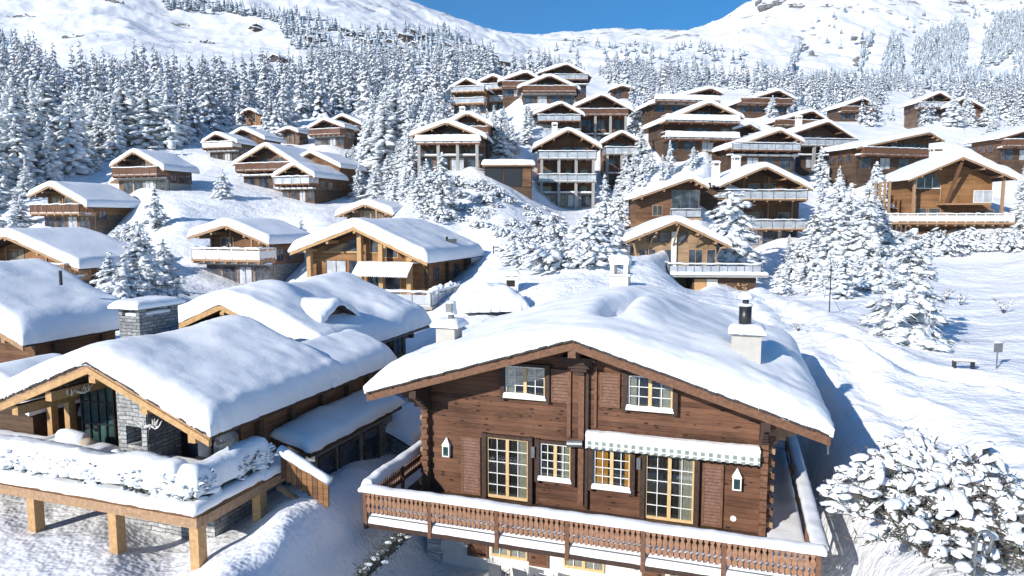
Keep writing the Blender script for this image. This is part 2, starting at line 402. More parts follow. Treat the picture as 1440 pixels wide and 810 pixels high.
survey('AB', (1098,184), (1020,211), (1131,201), (1085,238), 112, -8, 8, wood='timber_mid', rail='glass', bal=[.5], recess=1.6)
survey('AD', (1308,187), (1205,209), (1328,199), (1260,238), 112, -15, 8, bal=[.62], rail='wood', wood='timber_mid', chim=False)
survey('AE', (1355,222), (1278,254), (1430,253), (1340,326), 90, 3, 9, kind='AE', wood='timber_honey', chim=True)
survey('AF', (1475,176), (1405,196), (1520,200), (1440,225), 118, -5, 8, bal=[.6], rail='wood', wood='timber_mid')
survey('AG', (972,252), (889,281), (997,265), (935,312), 84, 2, 9, kind='AG', wood='timber_honey')
survey('AH', (1077,235), (1012,263), (1143,268), (1080,345), 88, -5, 8, wood='timber_mid', rail='glass', bal=[.4, .78], recess=1.8, chim=True, base_mat='concrete')
survey('AI', (952,312), (879,341), (1028,348), (1000,412), 68, 5, 8, kind='AI', wood='timber_beige')
FA = Frame((2.2, 21.5, -9.5), 18)      # main chalet: facade centre at balcony floor
FB = Frame((-8.4, 17.5, -8.08), 19)    # slate chalet with deck: corner of its deck

# ------------------------------------------------------------------ terrain
ctrl = []
def _c(px, D, e):
    v = (e*CT+ST)/(CT-e*ST); ctrl.append((720+(px-720)/(CT+ST*v), D, e))
def cz(px, D, z): _c(px, D, z/D)
def cp(px, py, D): _c(px, D, el(py))
for a in [(-300,14,-9.3),(0,13,-9.3),(150,14,-9.3),(0,20,-9.2),(158,19,-9.3),(283,17.2,-9.15),(240,15,-9.3),(0,27,-9.3),(-350,27,-8),(170,24,-9.3),
          (310,14.6,-8.05),(400,17.5,-8.08),(455,19.8,-8.55),(505,22.3,-9.25),(548,24,-9.9),(380,21.5,-9.15),(345,19.5,-9.15),(440,25,-9.6),(530,27,-9.6),(560,34,-9.3),
          (700,12,-12.1),(600,16,-12.0),(700,18,-12.1),(700,23,-12.1),(900,15,-12.1),(1100,15.5,-11.4),(555,20.8,-11.0),(520,16,-11.5),(1200,17,-9.2),(1200,14,-9.2),
          (1300,14.5,-7.75),(1440,14,-7.3),(1750,14,-7),(850,30,-9.7),(900,36,-8.2),(800,40,-7.2),(700,48,-6.0),(650,42,-6.7),(620,37,-8.0),
          (300,33,-8.6),(200,36,-8.2),(80,40,-7.8),(200,50,-6.0),(100,48,-6.5),(0,50,-6.5),(-300,50,-5.5),(240,60,-5.9),(250,72,-4.4),(250,88,.9),(340,95,1.2),(450,80,-1.7),
          (1060,60,-6.2),(1110,42,-6.1),(1150,31,-6.6),(1200,23,-8.1),(1300,27,-7.1),(1300,20,-7.6),(1440,30,-6.6),(1400,45,-6.6),(1300,62,-5.8),(1300,80,-3.3),(1440,80,-2.8),(1200,90,-1.9),(1200,60,-5.9),(1600,45,-6),(1700,90,1)]: cz(*a)
for a in [(560,300,85),(650,300,88),(620,255,98),(700,272,95),(730,310,85),(760,345,70),(850,305,100),(850,345,78),(700,382,57),(800,400,50),(900,295,99),(930,240,110),(960,405,55),(880,368,60),(940,388,58),(1000,408,58),(1045,416,62),(1100,415,66),(840,355,62),
          (1070,215,124),(1100,362,82),(1000,345,78),(940,345,72),(560,340,76),
          (0,200,140),(0,120,200),(0,250,112),(0,300,100),(150,200,145),(150,120,215),(300,120,225),(300,175,172),(450,140,215),(450,100,320),(560,150,180),(560,105,290),(650,92,330),(-300,150,160),(-300,250,110),
          (0,60,400),(250,34,520),(400,82,400),(500,60,480),(650,65,620),(550,0,950),(620,25,980),(700,48,1100),(740,53,1300),(800,47,1500),(870,44,1600),(960,48,1600),(1005,36,1500),(1060,0,1350),(1150,-45,1300),(1300,-90,1300),(1600,-90,1300),
          (400,-60,900),(200,-110,900),(0,-130,900),(-300,-130,900),(740,90,520),(860,90,600),(740,112,260),(900,112,330),(850,135,215),(1000,128,300),(1200,125,340),(1400,130,340),(1250,90,720),(1400,60,850),(1150,45,900),(1040,80,700),(1300,20,1000),
          (1150,163,185),(1300,172,168),(1440,205,140),(1440,245,122),(1440,165,205),(1700,150,200),(960,175,150),(900,205,125),(1250,262,108),(1230,300,97),(1440,320,90)]: cp(*a)
for (px, py) in [(550,0),(620,25),(700,48),(740,53),(800,47),(870,44),(960,48),(1005,36)]:
    cp(px, py+25, 2300)
cp(1200,0,2300); cp(1500,0,2300); cp(200,0,2300); cp(-200,0,2300)
for k, h in HS.items():
    if h['D'] < 55: continue
    for (lx, ly, dz) in ((0, .8, 0), (0, h['L']*.9, 1.0 if h['D'] > 95 else .4)):
        X, Y, Z = h['f'].wor(lx, ly, 0); z = h['o'][2]+h['zb']+dz
        ctrl.append((720+FOC*X/Y, Y, z/Y))
# merge controls that crowd each other
cc = []
for p in ctrl:
    ok = True
    for q in cc:
        if abs(p[0]-q[0]) < 14 and abs(math.log(p[1]/q[1])) < .03: ok = False
    if ok: cc.append(p)
ctrl = np.array(cc)
SC = 240.0
U = np.stack([ctrl[:, 0], SC*np.log(ctrl[:, 1])], -1)
def tk(r2): return .5*r2*np.log(r2+1e-9)
n_ = len(U)
K = tk(((U[:, None]-U[None])**2).sum(-1))+np.eye(n_)*12.0
Pm = np.concatenate([np.ones((n_, 1)), U], 1)
Am = np.block([[K, Pm], [Pm.T, np.zeros((3, 3))]])
sol = np.linalg.solve(Am, np.concatenate([ctrl[:, 2], np.zeros(3)]))
TRAILS = [[at(*a)[:2] for a in [(1052,414,60),(1100,446,44),(1150,488,34.5),(1215,545,28),(1290,600,24),(1400,690,20)]], [at(*a)[:2] for a in [(1090,432,50),(1170,478,36),(1290,520,30),(1440,560,27)]]]
def trail(X, Y):
    z = 0*X
    for k, T_ in enumerate(TRAILS):
        dmin = np.full(X.shape, 1e9); sgn = 0*X; s_ = 0*X; acc = 0
        for (a, b) in zip(T_[:-1], T_[1:]):
            ax, ay = a; bx, by = b; L2 = (bx-ax)**2+(by-ay)**2; t = np.clip(((X-ax)*(bx-ax)+(Y-ay)*(by-ay))/L2, 0, 1)
            dx = X-ax-t*(bx-ax); dy = Y-ay-t*(by-ay); d = np.hypot(dx, dy); u = d < dmin
            sgn = np.where(u, np.sign(dx*(by-ay)-dy*(bx-ax)), sgn); s_ = np.where(u, acc+t*math.sqrt(L2), s_); dmin = np.where(u, d, dmin); acc += math.sqrt(L2)
        w_ = .55 if k == 0 else .4
        step = .5+.5*np.sin(s_*4.2+sgn*1.6+vnoise(X*.7, Y*.7, 3)*4)
        z = z-(.16+.16*step)*np.exp(-(dmin/w_)**2)+.13*np.exp(-((dmin-1.25)/.5)**2)*(1+vnoise(X*1.5, Y*1.5, 5)*2)
    return z
def ground(X, Y, detail=True):
    X = np.atleast_1d(np.asarray(X, float)); Y = np.atleast_1d(np.asarray(Y, float))
    sh = X.shape; X = X.ravel(); Y = Y.ravel()
    Yc = np.clip(Y, 12.0, 2600); Xc = X
    px = np.clip(720+FOC*Xc/Yc, -420, 1850); ly = SC*np.log(Yc)
    out = np.empty(len(X))
    for i in range(0, len(X), 60000):
        a = px[i:i+60000]; b = ly[i:i+60000]
        r2 = (a[:, None]-U[None, :, 0])**2+(b[:, None]-U[None, :, 1])**2
        out[i:i+60000] = tk(r2)@sol[:n_]+sol[n_]+sol[n_+1]*a+sol[n_+2]*b
    z = out*Yc
    # terrace cut for the main chalet's garden floor
    lx = (X-FA.o[0])*FA.c-(Y-FA.o[1])*FA.s; ly2 = (X-FA.o[0])*FA.s+(Y-FA.o[1])*FA.c
    def box(v, a, b, s): return 1/(1+np.exp(-(v-a)/s))/(1+np.exp((v-b)/s))
    w = box(lx, -5.9, 7.6, .3)*box(ly2, -9, 11, .16)
    z = z*(1-w)+(-12.1)*w
    if detail:
        z = z+trail(X, Y)
        d = np.sqrt(X*X+Y*Y)
        near = np.clip(d/40, .35, 1)
        z = z+near*(.5*fbm(X*.11, Y*.11, 3, 3)+(.08+.14*np.clip((Y-26)/12, 0, 1)*np.clip((75-Y)/20, 0, 1))*fbm(X*.4, Y*.4, 9, 3))*(1-w*.8)
        mid = np.clip((d-70)/120, 0, 1)
        z = z+mid*(1.6*fbm(X*.05, Y*.05, 21, 5))
        far = np.clip((d-260)/500, 0, 1)
        rg = np.abs(fbm(X*.006, Y*.006, 33, 6, .55))
        z = z+far*(20*(.22-rg)+5*fbm(X*.03, Y*.03, 40, 5, .6))*(1-.55*np.clip((d-1300)/400, 0, 1))
    return z.reshape(sh)
def gz(x, y): return float(ground(x, y)[0])
def build_ground():
    nr, nc = 760, 760
    Ys = np.exp(np.linspace(math.log(11.0), math.log(2600), nr))
    Ys = np.concatenate([np.array([-120, -80, -50, -30, -15, -5, 0, 4, 8]), Ys])
    s = np.linspace(-1, 1, nc); s = np.sign(s)*np.abs(s)**1.12
    W = 1.12*np.sqrt(np.maximum(Ys, 0)**2+900)
    X = s[None, :]*W[:, None]+0*Ys[:, None]; Y = np.repeat(Ys[:, None], nc, 1)
    Z = ground(X, Y)
    V = np.stack([X, Y, Z], -1).reshape(-1, 3); n = len(Ys)
    ii = np.arange(n*nc).reshape(n, nc)
    Fc = np.stack([ii[:-1, :-1], ii[:-1, 1:], ii[1:, 1:], ii[1:, :-1]], -1).reshape(-1, 4)
    me = bpy.data.meshes.new('snowy_ground')
    me.vertices.add(len(V)); me.vertices.foreach_set('co', V.ravel())
    me.loops.add(Fc.size); me.loops.foreach_set('vertex_index', Fc.ravel().astype(np.int32))
    me.polygons.add(len(Fc)); me.polygons.foreach_set('loop_start', np.arange(0, Fc.size, 4, dtype=np.int32))
    me.update(calc_edges=True); me.validate()
    me.polygons.foreach_set('use_smooth', [True]*len(me.polygons))
    me.materials.append(M['ground'])
    o = bpy.data.objects.new('ground', me); COL.objects.link(o); tag(o, kind='structure')
    return Z
def ground_mat():
    m, nt, b = mat('ground_snow')
    g = N(nt, 'ShaderNodeNewGeometry'); sp = N(nt, 'ShaderNodeSeparateXYZ'); lk(nt, g, 'Position', sp, 0)
    n1 = N(nt, 'ShaderNodeTexNoise', Scale=.55, Detail=4, Roughness=.5); n2 = N(nt, 'ShaderNodeTexNoise', Scale=7, Detail=3, Roughness=.5)
    n3 = N(nt, 'ShaderNodeTexNoise', Scale=.035, Detail=8, Roughness=.68)
    for n in (n1, n2, n3): lk(nt, g, 'Position', n, 'Vector')
    bp = N(nt, 'ShaderNodeBump', Strength=.16, Distance=.05); lk(nt, n1, 'Fac', bp, 'Height')
    b2 = N(nt, 'ShaderNodeBump', Strength=.07, Distance=.01); lk(nt, n2, 'Fac', b2, 'Height'); lk(nt, bp, 'Normal', b2, 'Normal')
    b3 = N(nt, 'ShaderNodeBump', Strength=.5, Distance=4.0); lk(nt, n3, 'Fac', b3, 'Height'); lk(nt, b2, 'Normal', b3, 'Normal')
    lk(nt, b3, 'Normal', b, 'Normal')
    # bare rock shows through on the high slopes
    mp = N(nt, 'ShaderNodeMapping'); lk(nt, g, 'Position', mp, 'Vector'); mp.inputs['Scale'].default_value = (.022, .022, .035)
    n4 = N(nt, 'ShaderNodeTexNoise', Scale=1, Detail=9, Roughness=.7); lk(nt, mp, 'Vector', n4, 'Vector')
    hi = ramp(nt, [(.0, (0, 0, 0)), (1, (1, 1, 1))]); mr = N(nt, 'ShaderNodeMapRange'); lk(nt, sp, 'Z', mr, 'Value')
    mr.inputs['From Min'].default_value = 60; mr.inputs['From Max'].default_value = 330; mr.inputs['To Min'].default_value = 0; mr.inputs['To Max'].default_value = .10
    f = math_n(nt, 'ADD', n4.outputs['Fac'], mr.outputs[0])
    rk = ramp(nt, [(.665, (0, 0, 0)), (.70, (1, 1, 1))]); nt.links.new(f, rk.inputs['Fac'])
    gate = math_n(nt, 'GREATER_THAN', sp.outputs['Z'], vb=62)
    fac = math_n(nt, 'MULTIPLY', rk.outputs['Color'], gate)
    fac = math_n(nt, 'MULTIPLY', fac, vb=.8)
    nt.links.new(mixc(nt, fac, (.86, .87, .89), (.22, .215, .21)), b.inputs['Base Color'])
    b.inputs['Roughness'].default_value = .6; b.inputs['Specular IOR Level'].default_value = .2
    return m
M['ground'] = ground_mat()
build_ground()
# lookup: where does the line of sight through a pixel meet the ground
DR = np.exp(np.linspace(math.log(13), math.log(2000), 420))
def ground_rows(px):
    v = ground(DR*(px-720)/FOC/CT, DR)   # near enough: refine below
    return v
def on_ground(px, py, dmin=0):
    X = np.array([at(px, py, d) for d in DR])
    z = ground(X[:, 0], X[:, 1]); k = np.where((X[:, 2] < z) & (DR > dmin))[0]
    if len(k) == 0: return None
    p = X[k[0]]; return (p[0], p[1], gz(p[0], p[1]))
# ------------------------------------------------------------------ generic chalet
def roof_fn(h):
    sl = (h['zl'])/(h['wl']); sr = (h['zr'])/(h['wr'])     # negative slopes
    def f(X, Y): return np.where(X < 0, sl*np.abs(X), sr*np.abs(X))
    return f, sl, sr
def soft_roof(sl, sr, k=.55):
    def f(X, Y):
        s = np.where(X < 0, sl, sr); return s*(np.sqrt(X*X+k*k))
    return f
def window(root, x, z, w, hgt, y, fm='beam', cols=2, rows=1, name='window', fr=.08, dep=.05, mb_glass='glass', mull=True, side=None, sill=False):
    """frame mesh with its pane as a child; side: None = on the facade (faces -y), 'l'/'r' = on a long wall at x"""
    f = MB(); g = MB()
    def B(mb, a0, a1, d0, d1, z0, z1, k):
        if side is None: mb.box(a0, a1, y-d1, y-d0, z0, z1, k)
        elif side == 'r': mb.box(y+d0, y+d1, a0, a1, z0, z1, k)
        else: mb.box(y-d1, y-d0, a0, a1, z0, z1, k)
    B(f, x-w/2-fr, x-w/2, -.02, dep, z-fr, z+hgt+fr, fm); B(f, x+w/2, x+w/2+fr, -.02, dep, z-fr, z+hgt+fr, fm)
    B(f, x-w/2, x+w/2, -.02, dep, z-fr, z, fm); B(f, x-w/2, x+w/2, -.02, dep, z+hgt, z+hgt+fr, fm)
    for i in range(1, cols):
        cx = x-w/2+w*i/cols; B(f, cx-fr*.35, cx+fr*.35, .012, dep-.006, z, z+hgt, fm)
    for i in range(1, rows):
        cz_ = z+hgt*i/rows; B(f, x-w/2, x+w/2, .012, dep-.012, cz_-fr*.25, cz_+fr*.25, fm)
    B(g, x-w/2, x+w/2, -.015, .01, z, z+hgt, mb_glass)
    if sill: B(f, x-w/2-fr, x+w/2+fr, dep, dep+.14, z-fr-.04, z-fr+.06, 'snow')
    o = f.build(name, root); g.build('pane', o); return o
def chimney(root, x, y, zb, zt, w=.8, d=.8, key='plaster_grey', cap=True):
    c = MB(); c.box(x-w/2, x+w/2, y-d/2, y+d/2, zb, zt, key)
    o = c.build('chimney', root)
    if cap:
        p = MB()
        for sx in (-1, 1):
            for sy in (-1, 1): p.box(x+sx*w*.42-.06, x+sx*w*.42+.06, y+sy*d*.42-.06, y+sy*d*.42+.06, zt, zt+.3, key)
        p.box(x-w*.56, x+w*.56, y-d*.56, y+d*.56, zt+.3, zt+.38, key); p.build('chimney_cap', o)
    s = snow_sheet(x-w*.56, x+w*.56, y-d*.56, y+d*.56, lambda X, Y: X*0+zt+(.385 if cap else .005), .26, .25, .25, .02, 3, .1, jag=.01)
    s.build('snow_cap', o, True); return o
def railing(root, x0, x1, y0, y1, z, style, sides='lr', h=1.0, snow=.12, step=1.5, name='railing'):
    """railing round a balcony whose front edge is y0, back y1"""
    r = MB(); s = MB(); g = MB(); segs = [((x0, y0), (x1, y0))]
    if 'l' in sides: segs.append(((x0, y0), (x0, y1)))
    if 'r' in sides: segs.append(((x1, y0), (x1, y1)))
    pm = {'white': 'white', 'glass': 'metal_grey', 'wood': 'beam_brown', 'snow': 'beam_brown', 'honey': 'beam'}[style]
    for (a, b) in segs:
        L = math.dist(a, b); n = max(1, round(L/step))
        for i in range(n+1):
            px = a[0]+(b[0]-a[0])*i/n; py = a[1]+(b[1]-a[1])*i/n
            r.box(px-.035, px+.035, py-.035, py+.035, z, z+h, pm)
        A3 = (a[0], a[1], z+h+.03); B3 = (b[0], b[1], z+h+.03)
        r.bar(A3, B3, .09, .06, pm)
        if style == 'glass':
            g.bar((a[0], a[1], z+h*.5), (b[0], b[1], z+h*.5), .02, h*.75, 'glass_rail')
        elif style == 'white':
            g.bar((a[0], a[1], z+h*.5), (b[0], b[1], z+h*.5), .03, h*.72, 'canvas')
        elif style in ('wood', 'honey'):
            m = int(L/.22)
            for i in range(m):
                t = (i+.5)/m; px = a[0]+(b[0]-a[0])*t; py = a[1]+(b[1]-a[1])*t
                dx, dy = ((.075, .018) if a[1] == b[1] else (.018, .075))
                g.box(px-dx, px+dx, py-dy, py+dy, z+.08, z+h-.03, pm if style == 'wood' else 'beam')
        if snow:
            n2 = max(4, int(L/.5)); pts = []
            for i in range(n2+1):
                t = i/n2; pts.append((a[0]+(b[0]-a[0])*t, a[1]+(b[1]-a[1])*t, z+h+.06+snow*.42+.03*rng.standard_normal()))
            s.tube(pts, [snow*.45+snow*.25*rng.random() for _ in pts], 'snow_lump', 7)
    if style == 'snow':
        ss = snow_sheet(x0-.15, x1+.15, y0-.2, y0+.35, lambda X, Y: X*0+z+.25, h*.95, .3, .25, .12, int(x0*7) % 50, .2, jag=.05)
        ss.build('railing_snow', root, True)
    o = r.build(name, root)
    if g.n: g.build('infill', o)
    if s.n: s.build('snow_ridge', o, True)
    return o
def snow_on(root, x0, x1, y0, y1, z, T=.25, name='snow_layer', amp=.05, seed=1, step=.3, r=.25):
    return snow_sheet(x0, x1, y0, y1, lambda X, Y: X*0+z, T, r, r, amp, seed, step, jag=.03).build(name, root, True)

def shell(root, h, wood, base_mat, ov=1.1, ey=.9, base_frac=.0, rake='beam', T=.6, snow_kw=None, ex=None, front=None, recess=0, roof_name='roof', depth=4.0):
    """walls, foundation, roof and snow for a surveyed house; local z=0 is the underside of the front gable apex"""
    wl, wr, L = h['wl'], h['wr'], h['L']; f, sl, sr = roof_fn(h); zb = h['zb']
    e = ex if ex is not None else min(1.0, .12*(wl+wr)*.5+.3)
    xl, xr = -wl+e, wr-e; yb = L-.6
    zl_, zr_ = sl*(wl-e), sr*(wr-e); yf = ov
    w = MB()
    zs = zb+base_frac
    w.prism([(xl, zs), (xr, zs), (xr, zr_-.05), (0, -.08), (xl, zl_-.05)], yf+recess, yb, wood)
    wall = w.build('wall', root)
    b = MB(); b.box(xl+.12, xr-.12, yf+.12, yb-.12, zb-depth, zs+.01, base_mat); b.build('foundation', root)
    # roof slab
    r = MB(); th = .16
    r.prism([(-wl, sl*wl), (0, 0), (wr, sr*wr), (wr, sr*wr+th), (0, th), (-wl, sl*wl+th)], .06, L, 'beam_dark')
    ro = r.build(roof_name, root)
    rb = MB()
    for (xa, xb, s_) in ((-wl-.04, 0, sl), (0, wr+.04, sr)):
        za, zb2 = s_*abs(xa), s_*abs(xb)
        rb.prism([(xa, za-.12), (xb, zb2-.12), (xb, zb2+th+.03), (xa, za+th+.03)], -.03, .055, rake)
    # purlins running out under the eave and soffit boarding lit under the gable
    for fx in (-.92, -.5, 0, .5, .92):
        x = fx*(wl-e) if fx < 0 else fx*(wr-e); s_ = sl if x < 0 else sr
        z = s_*abs(x)
        rb.box(x-.11, x+.11, .07, yf+recess+.1, z-.36-.02*abs(s_), z-.05-abs(s_)*.11, rake)
    rb.build('rake_board', ro)
    kw = dict(rx=.45, ry=.4, amp=.10, step=.35); kw.update(snow_kw or {})
    seed = int(abs(h['o'][0]*7+h['o'][1]*3)) % 97
    ss = snow_sheet(-wl-.12, wr+.12, -.08, L+.1, lambda X, Y: f(X, Y)+th, T, seed=seed, top=lambda X, Y: soft_roof(sl, sr)(X, Y)+th+.12, **kw)
    ss.build('roof_snow', root, True)
    return dict(xl=xl, xr=xr, yf=yf, yb=yb, zl=zl_, zr=zr_, zb=zb, sl=sl, sr=sr, wl=wl, wr=wr, L=L, e=e, rec=recess)

def facade(root, h, g, n_lev, lev_h=2.7, rail='wood', bal=(), fm='beam', cols=False, seed=0, depth=1.5, top=True):
    """rows of glazing, balconies at the given fractions of the height, posts"""
    rs = random.Random(seed); H = -g['zb']; yw = g['yf']+g['rec']
    xl, xr = g['xl'], g['xr']
    # glazing in the gable
    gh = min(2.1, H*.3)
    levels = sorted(bal)
    zbs = [-(b*H) for b in levels] if levels else []
    floors = list(zbs)
    z = (zbs[-1] if zbs else -gh-.9)
    if not zbs:
        z0 = -1.1-2.0
        while z0 > g['zb']+.2 or not floors: floors.append(max(z0, g['zb']+.15)); z0 -= lev_h
    else:
        z0 = zbs[-1]-lev_h
        while z0 > g['zb']+.1: floors.append(z0); z0 -= lev_h
    for fz in floors:
        # usable width at head height under the roof slope
        head = 2.05
        def lim(s_, w_): return min(w_, max(0, (-(fz+head+.35))/abs(s_)))
        a = -lim(g['sl'], -xl)+.35; b = lim(g['sr'], xr)-.35
        hh = head
        if b-a < 1.6:
            hh = 1.3; a, b = max(xl, -1.6), min(xr, 1.6)
            if -(fz+hh) < .6: continue
        n = max(2, int((b-a)/1.75)); wd = (b-a)/n
        for i in range(n):
            cx = a+wd*(i+.5)
            t = rs.random()
            if t < .16: continue
            ww = min(wd*.78, 1.5) if t < .75 else wd*.9
            door = fz in zbs or t > .5
            window(root, cx, fz+(.08 if door else .85), ww, hh-(.1 if door else .9), yw, fm, 2 if ww > 1 else 1, 1 if door else 1, mb_glass='pane_curtained' if rs.random() < .3 else 'glass')
    # small triangular gable lights
    for i, bz in enumerate(zbs):
        y0 = min(g['yf']-depth, .3); m = MB()
        s0 = .97
        x0, x1 = xl*s0-.3, xr*s0+.3
        m.box(x0, x1, y0, yw-.01, bz-.22, bz, 'concrete' if rail in ('glass', 'white') and cols else fm)
        n = 6
        for k in range(n+1):
            x = x0+.2+(x1-x0-.4)*k/n; m.box(x-.08, x+.08, y0+.05, yw-.01, bz-.44, bz-.221, fm)
        bo = m.build('balcony', root)
        railing(bo, x0+.05, x1-.05, y0+.06, yw, bz, rail, snow=.14)
        snow_on(bo, x0+.1, x1-.1, y0+.1, y0+.9, bz+.003, .22, seed=seed+i)
    if cols and zbs:
        yb = min(g['yf']-depth, .3)+.35
        for k in range(4):
            x = xl*.92+(xr-xl)*.92*k/3; m = MB()
            m.box(x-.22, x+.22, yb-.22, yb+.22, g['zb']-2.5, zbs[0]-.225 if k in (1, 2) else zbs[0]-.225, 'concrete'); m.build('column', root)
    # upright posts on the facade
    for fx in (0.02, .33, .66, .98):
        x = xl+(xr-xl)*fx; s_ = g['sl'] if x < 0 else g['sr']
        ztop = s_*abs(x)-.1
        m = MB(); m.box(x-.09, x+.09, yw-.10, yw-.003, g['zb']+.0, ztop-.05, fm); m.build('post', root)
def side_windows(root, g, side, n=3, fm='beam', seed=0):
    rs = random.Random(seed); x = g['xr'] if side == 'r' else g['xl']
    z = (g['zr'] if side == 'r' else g['zl'])-2.0
    for i in range(n):
        y = g['yf']+g['rec']+(g['yb']-g['yf']-g['rec'])*(i+.5)/n
        if rs.random() < .2: continue
        window(root, y, max(z, g['zb']+.3), 1.1, 1.2, x, fm, 2, 1, side=side)

LAB = {
'D2': 'honey timber chalet at the left edge with a wide snow roof sloping down right',
'E': 'honey timber chalet with a broad snowy roof at the far left, beside frosted pines',
'F': 'grey boarded chalet with grey side wall standing below the forest edge on the left',
'G': 'small brown chalet on a slate base with a long white balcony',
'I': 'brown timber chalet with twin snowy roofs uphill, behind the smaller glass balcony chalet',
'J': 'small chalet with glass balcony and pale base, tucked in front of a bigger brown chalet',
'M': 'weathered chalet whose gable just peeks over the golden timber chalet with an awning',
'K': 'grey chalet with a white balcony at the forest edge, left one of a pair',
'K2': 'brown chalet partly behind the grey one with white balcony at the forest edge',
'L': 'grey boarded chalet with low wooden balcony enclosed by forest, left of its darker twin',
'L2': 'dark chalet adjoining a grey boarded one in a clearing of the forest',
'L3': 'tiny honey coloured chalet almost hidden high among the forest trees',
'L4': 'tiny grey cabin peeking out between forest trees left of the pair in the clearing',
'N': 'grey chalet on columns with a thick snow-laden balcony rail, behind a tall frosted tree',
'N2': 'chalet roof with a white chimney rising right behind the column chalet with snow-laden rail',
'O': 'narrow red-brown chalet with glass balconies high in the village, far left of the top cluster',
'O2': 'red-brown glass balcony chalet overlapping the right side of its narrow twin',
'P0': 'dark chalet with a long snowy roof squeezed behind the top cluster of the village',
'P1': 'topmost chalet of the central village cluster, with glass balcony',
'P2': 'dark chalet with wooden balcony in front of the topmost central chalet',
'T': 'little dark chalet alone among frosted trees right of the top cluster',
'Q': 'tall brown chalet with two glass balconies, left one of the middle pair',
'Q2': 'brown chalet with wooden balcony on concrete columns, right one of the middle pair',
'R': 'tall brown chalet on concrete columns with three levels and a snowy terrace base',
'R2': 'brown chalet on columns with glass balcony, overlapping the right of the three-level one',
'U': 'dark chalet with a very long snowy left roof slope, upper right of the village',
'V': 'dark chalet with two snow-laden balconies below the long roofed one',
'W': 'dark chalet with wooden balcony at the upper edge, under the far mountain slope',
'X': 'small dark gabled chalet between trees high on the right',
'Y1': 'grey chalet with glass balcony high on the right, left one of a distant pair',
'Y2': 'pale honey chalet high on the right, right one of a distant pair',
'Z': 'dark chalet gable showing behind the brown chalet with a white chimney',
'AC': 'honey timber chalet with a single long tilted roof slope, behind the corner of two others',
'AA': 'brown chalet with white chimney and concrete columns on the right of the village',
'AB': 'honey timber chalet with glass balcony directly left of the column chalet with white chimney',
'AD': 'wide low chalet with a big flat snow field of a roof on the right',
'AF': 'honey timber chalet cut by the right edge of the view',
'AH': 'chalet with two white chimneys, arched glazing and a lower snowy concrete terrace',
}
def style_for(k): return {'wood': HS[k].get('wood', 'timber_mid')}
def generic(key):
    h = HS[key]; root = empty('chalet', h['o'], h['yaw'])
    tag(root, LAB[key], 'chalet', 'chalets spread over the hillside')
    wood = h.get('wood'); kind = h.get('kind')
    far = h['D'] > 125
    bal = h.get('bal', [] if kind == 'plain' else [.55]); rec = h.get('recess', .9 if not kind else .3)
    H = -h['zb']
    bf = 0 if H < 4 else min(H*.35, 2.2)
    if kind == 'plain': bf = 0
    g = shell(root, h, wood, h.get('base_mat', 'timber_shade' if 'shade' in wood or 'mid' in wood else 'timber_grey'), base_frac=bf, rake='beam' if h['D'] < 115 else 'beam_brown',
              T=.62 if h['D'] > 100 else .7, snow_kw=dict(step=.45 if far else .35), recess=rec)
    # lower storey front
    if bf:
        n = 4
        for i in range(n):
            x = g['xl']+(g['xr']-g['xl'])*(i+.5)/n
            window(root, x, g['zb']+.1, min(1.9, (g['xr']-g['xl'])/n-.5), min(1.9, bf-.35), g['yf']+.12, 'beam_brown', 2, 1, mb_glass='glass' if (i+len(key)) % 3 else 'glass_rail')
        m = MB(); m.box(g['xl']-.3, g['xr']+.3, .3, g['yf']+.11, g['zb']+bf-.02, g['zb']+bf+.12, 'concrete'); lo_ = m.build('ledge', root)
        snow_on(lo_, g['xl']-.3, g['xr']+.3, .25, g['yf']+.1, g['zb']+bf+.12, .2, seed=len(key))
    sd = sum(map(ord, key))
    facade(root, h, g, 2, rail=h.get('rail', 'wood'), bal=[b for b in bal], fm='beam' if 'honey' in wood or h['D'] < 100 else 'beam_brown', cols=h.get('cols'), seed=sd, depth=1.6)
    px = h['ap'][0]
    side_windows(root, g, 'r' if px < 700 else 'l', 3, 'beam_brown', sd)
    if h.get('chim'):
        x = -g['wl']*.35; y = g['L']*.55
        chimney(root, x, y, g['sl']*abs(x)-.2, .75+.5, .9, .9, 'plaster')
    return root, g

house_roots = {}
for k, h in HS.items():
    if h.get('kind') in (None, 'plain'): house_roots[k] = generic(k)

# twin roof of chalet I and the white block of AH etc. are parts of their houses
def add_wing(key, dx, dy, dz, sc=.8, name='wing'):
    """a lower or higher gable attached to the house"""
    root, g = house_roots[key]; h = HS[key]
    w = g['wr']*sc; s_ = .45
    m = MB(); x0, x1 = dx-w+.8, dx+w-.8
    m.prism([(x0, g['zb']-3), (x1, g['zb']-3), (x1, dz-s_*(w-.8)), (dx, dz), (x0, dz-s_*(w-.8))], dy+1, dy+g['L']*.7, HS[key]['wood']); wo = m.build(name, root)
    m = MB(); m.prism([(dx-w, dz-s_*w), (dx, dz), (dx+w, dz-s_*w), (dx+w, dz-s_*w+.16), (dx, dz+.16), (dx-w, dz-s_*w+.16)], dy, dy+g['L']*.75, 'beam'); m.build('wing_roof', wo)
    ss = snow_sheet(dx-w-.1, dx+w+.1, dy-.05, dy+g['L']*.75, lambda X, Y: dz+.16-s_*np.abs(X-dx), .6, .4, .4, .08, 5, .35, top=lambda X, Y: dz+.26-s_*np.sqrt((X-dx)**2+.3))
    ss.build('wing_snow', wo, True)
add_wing('I', 5.2, 4.5, -.9, .9)
add_wing('F', -6.0, 3.5, -3.0, .5)
add_wing('AG' if 'AG' in house_roots else 'AH', 4.6, 6, -.6, .7)
add_wing('Q', -3.5, 3.2, -.1, .7)

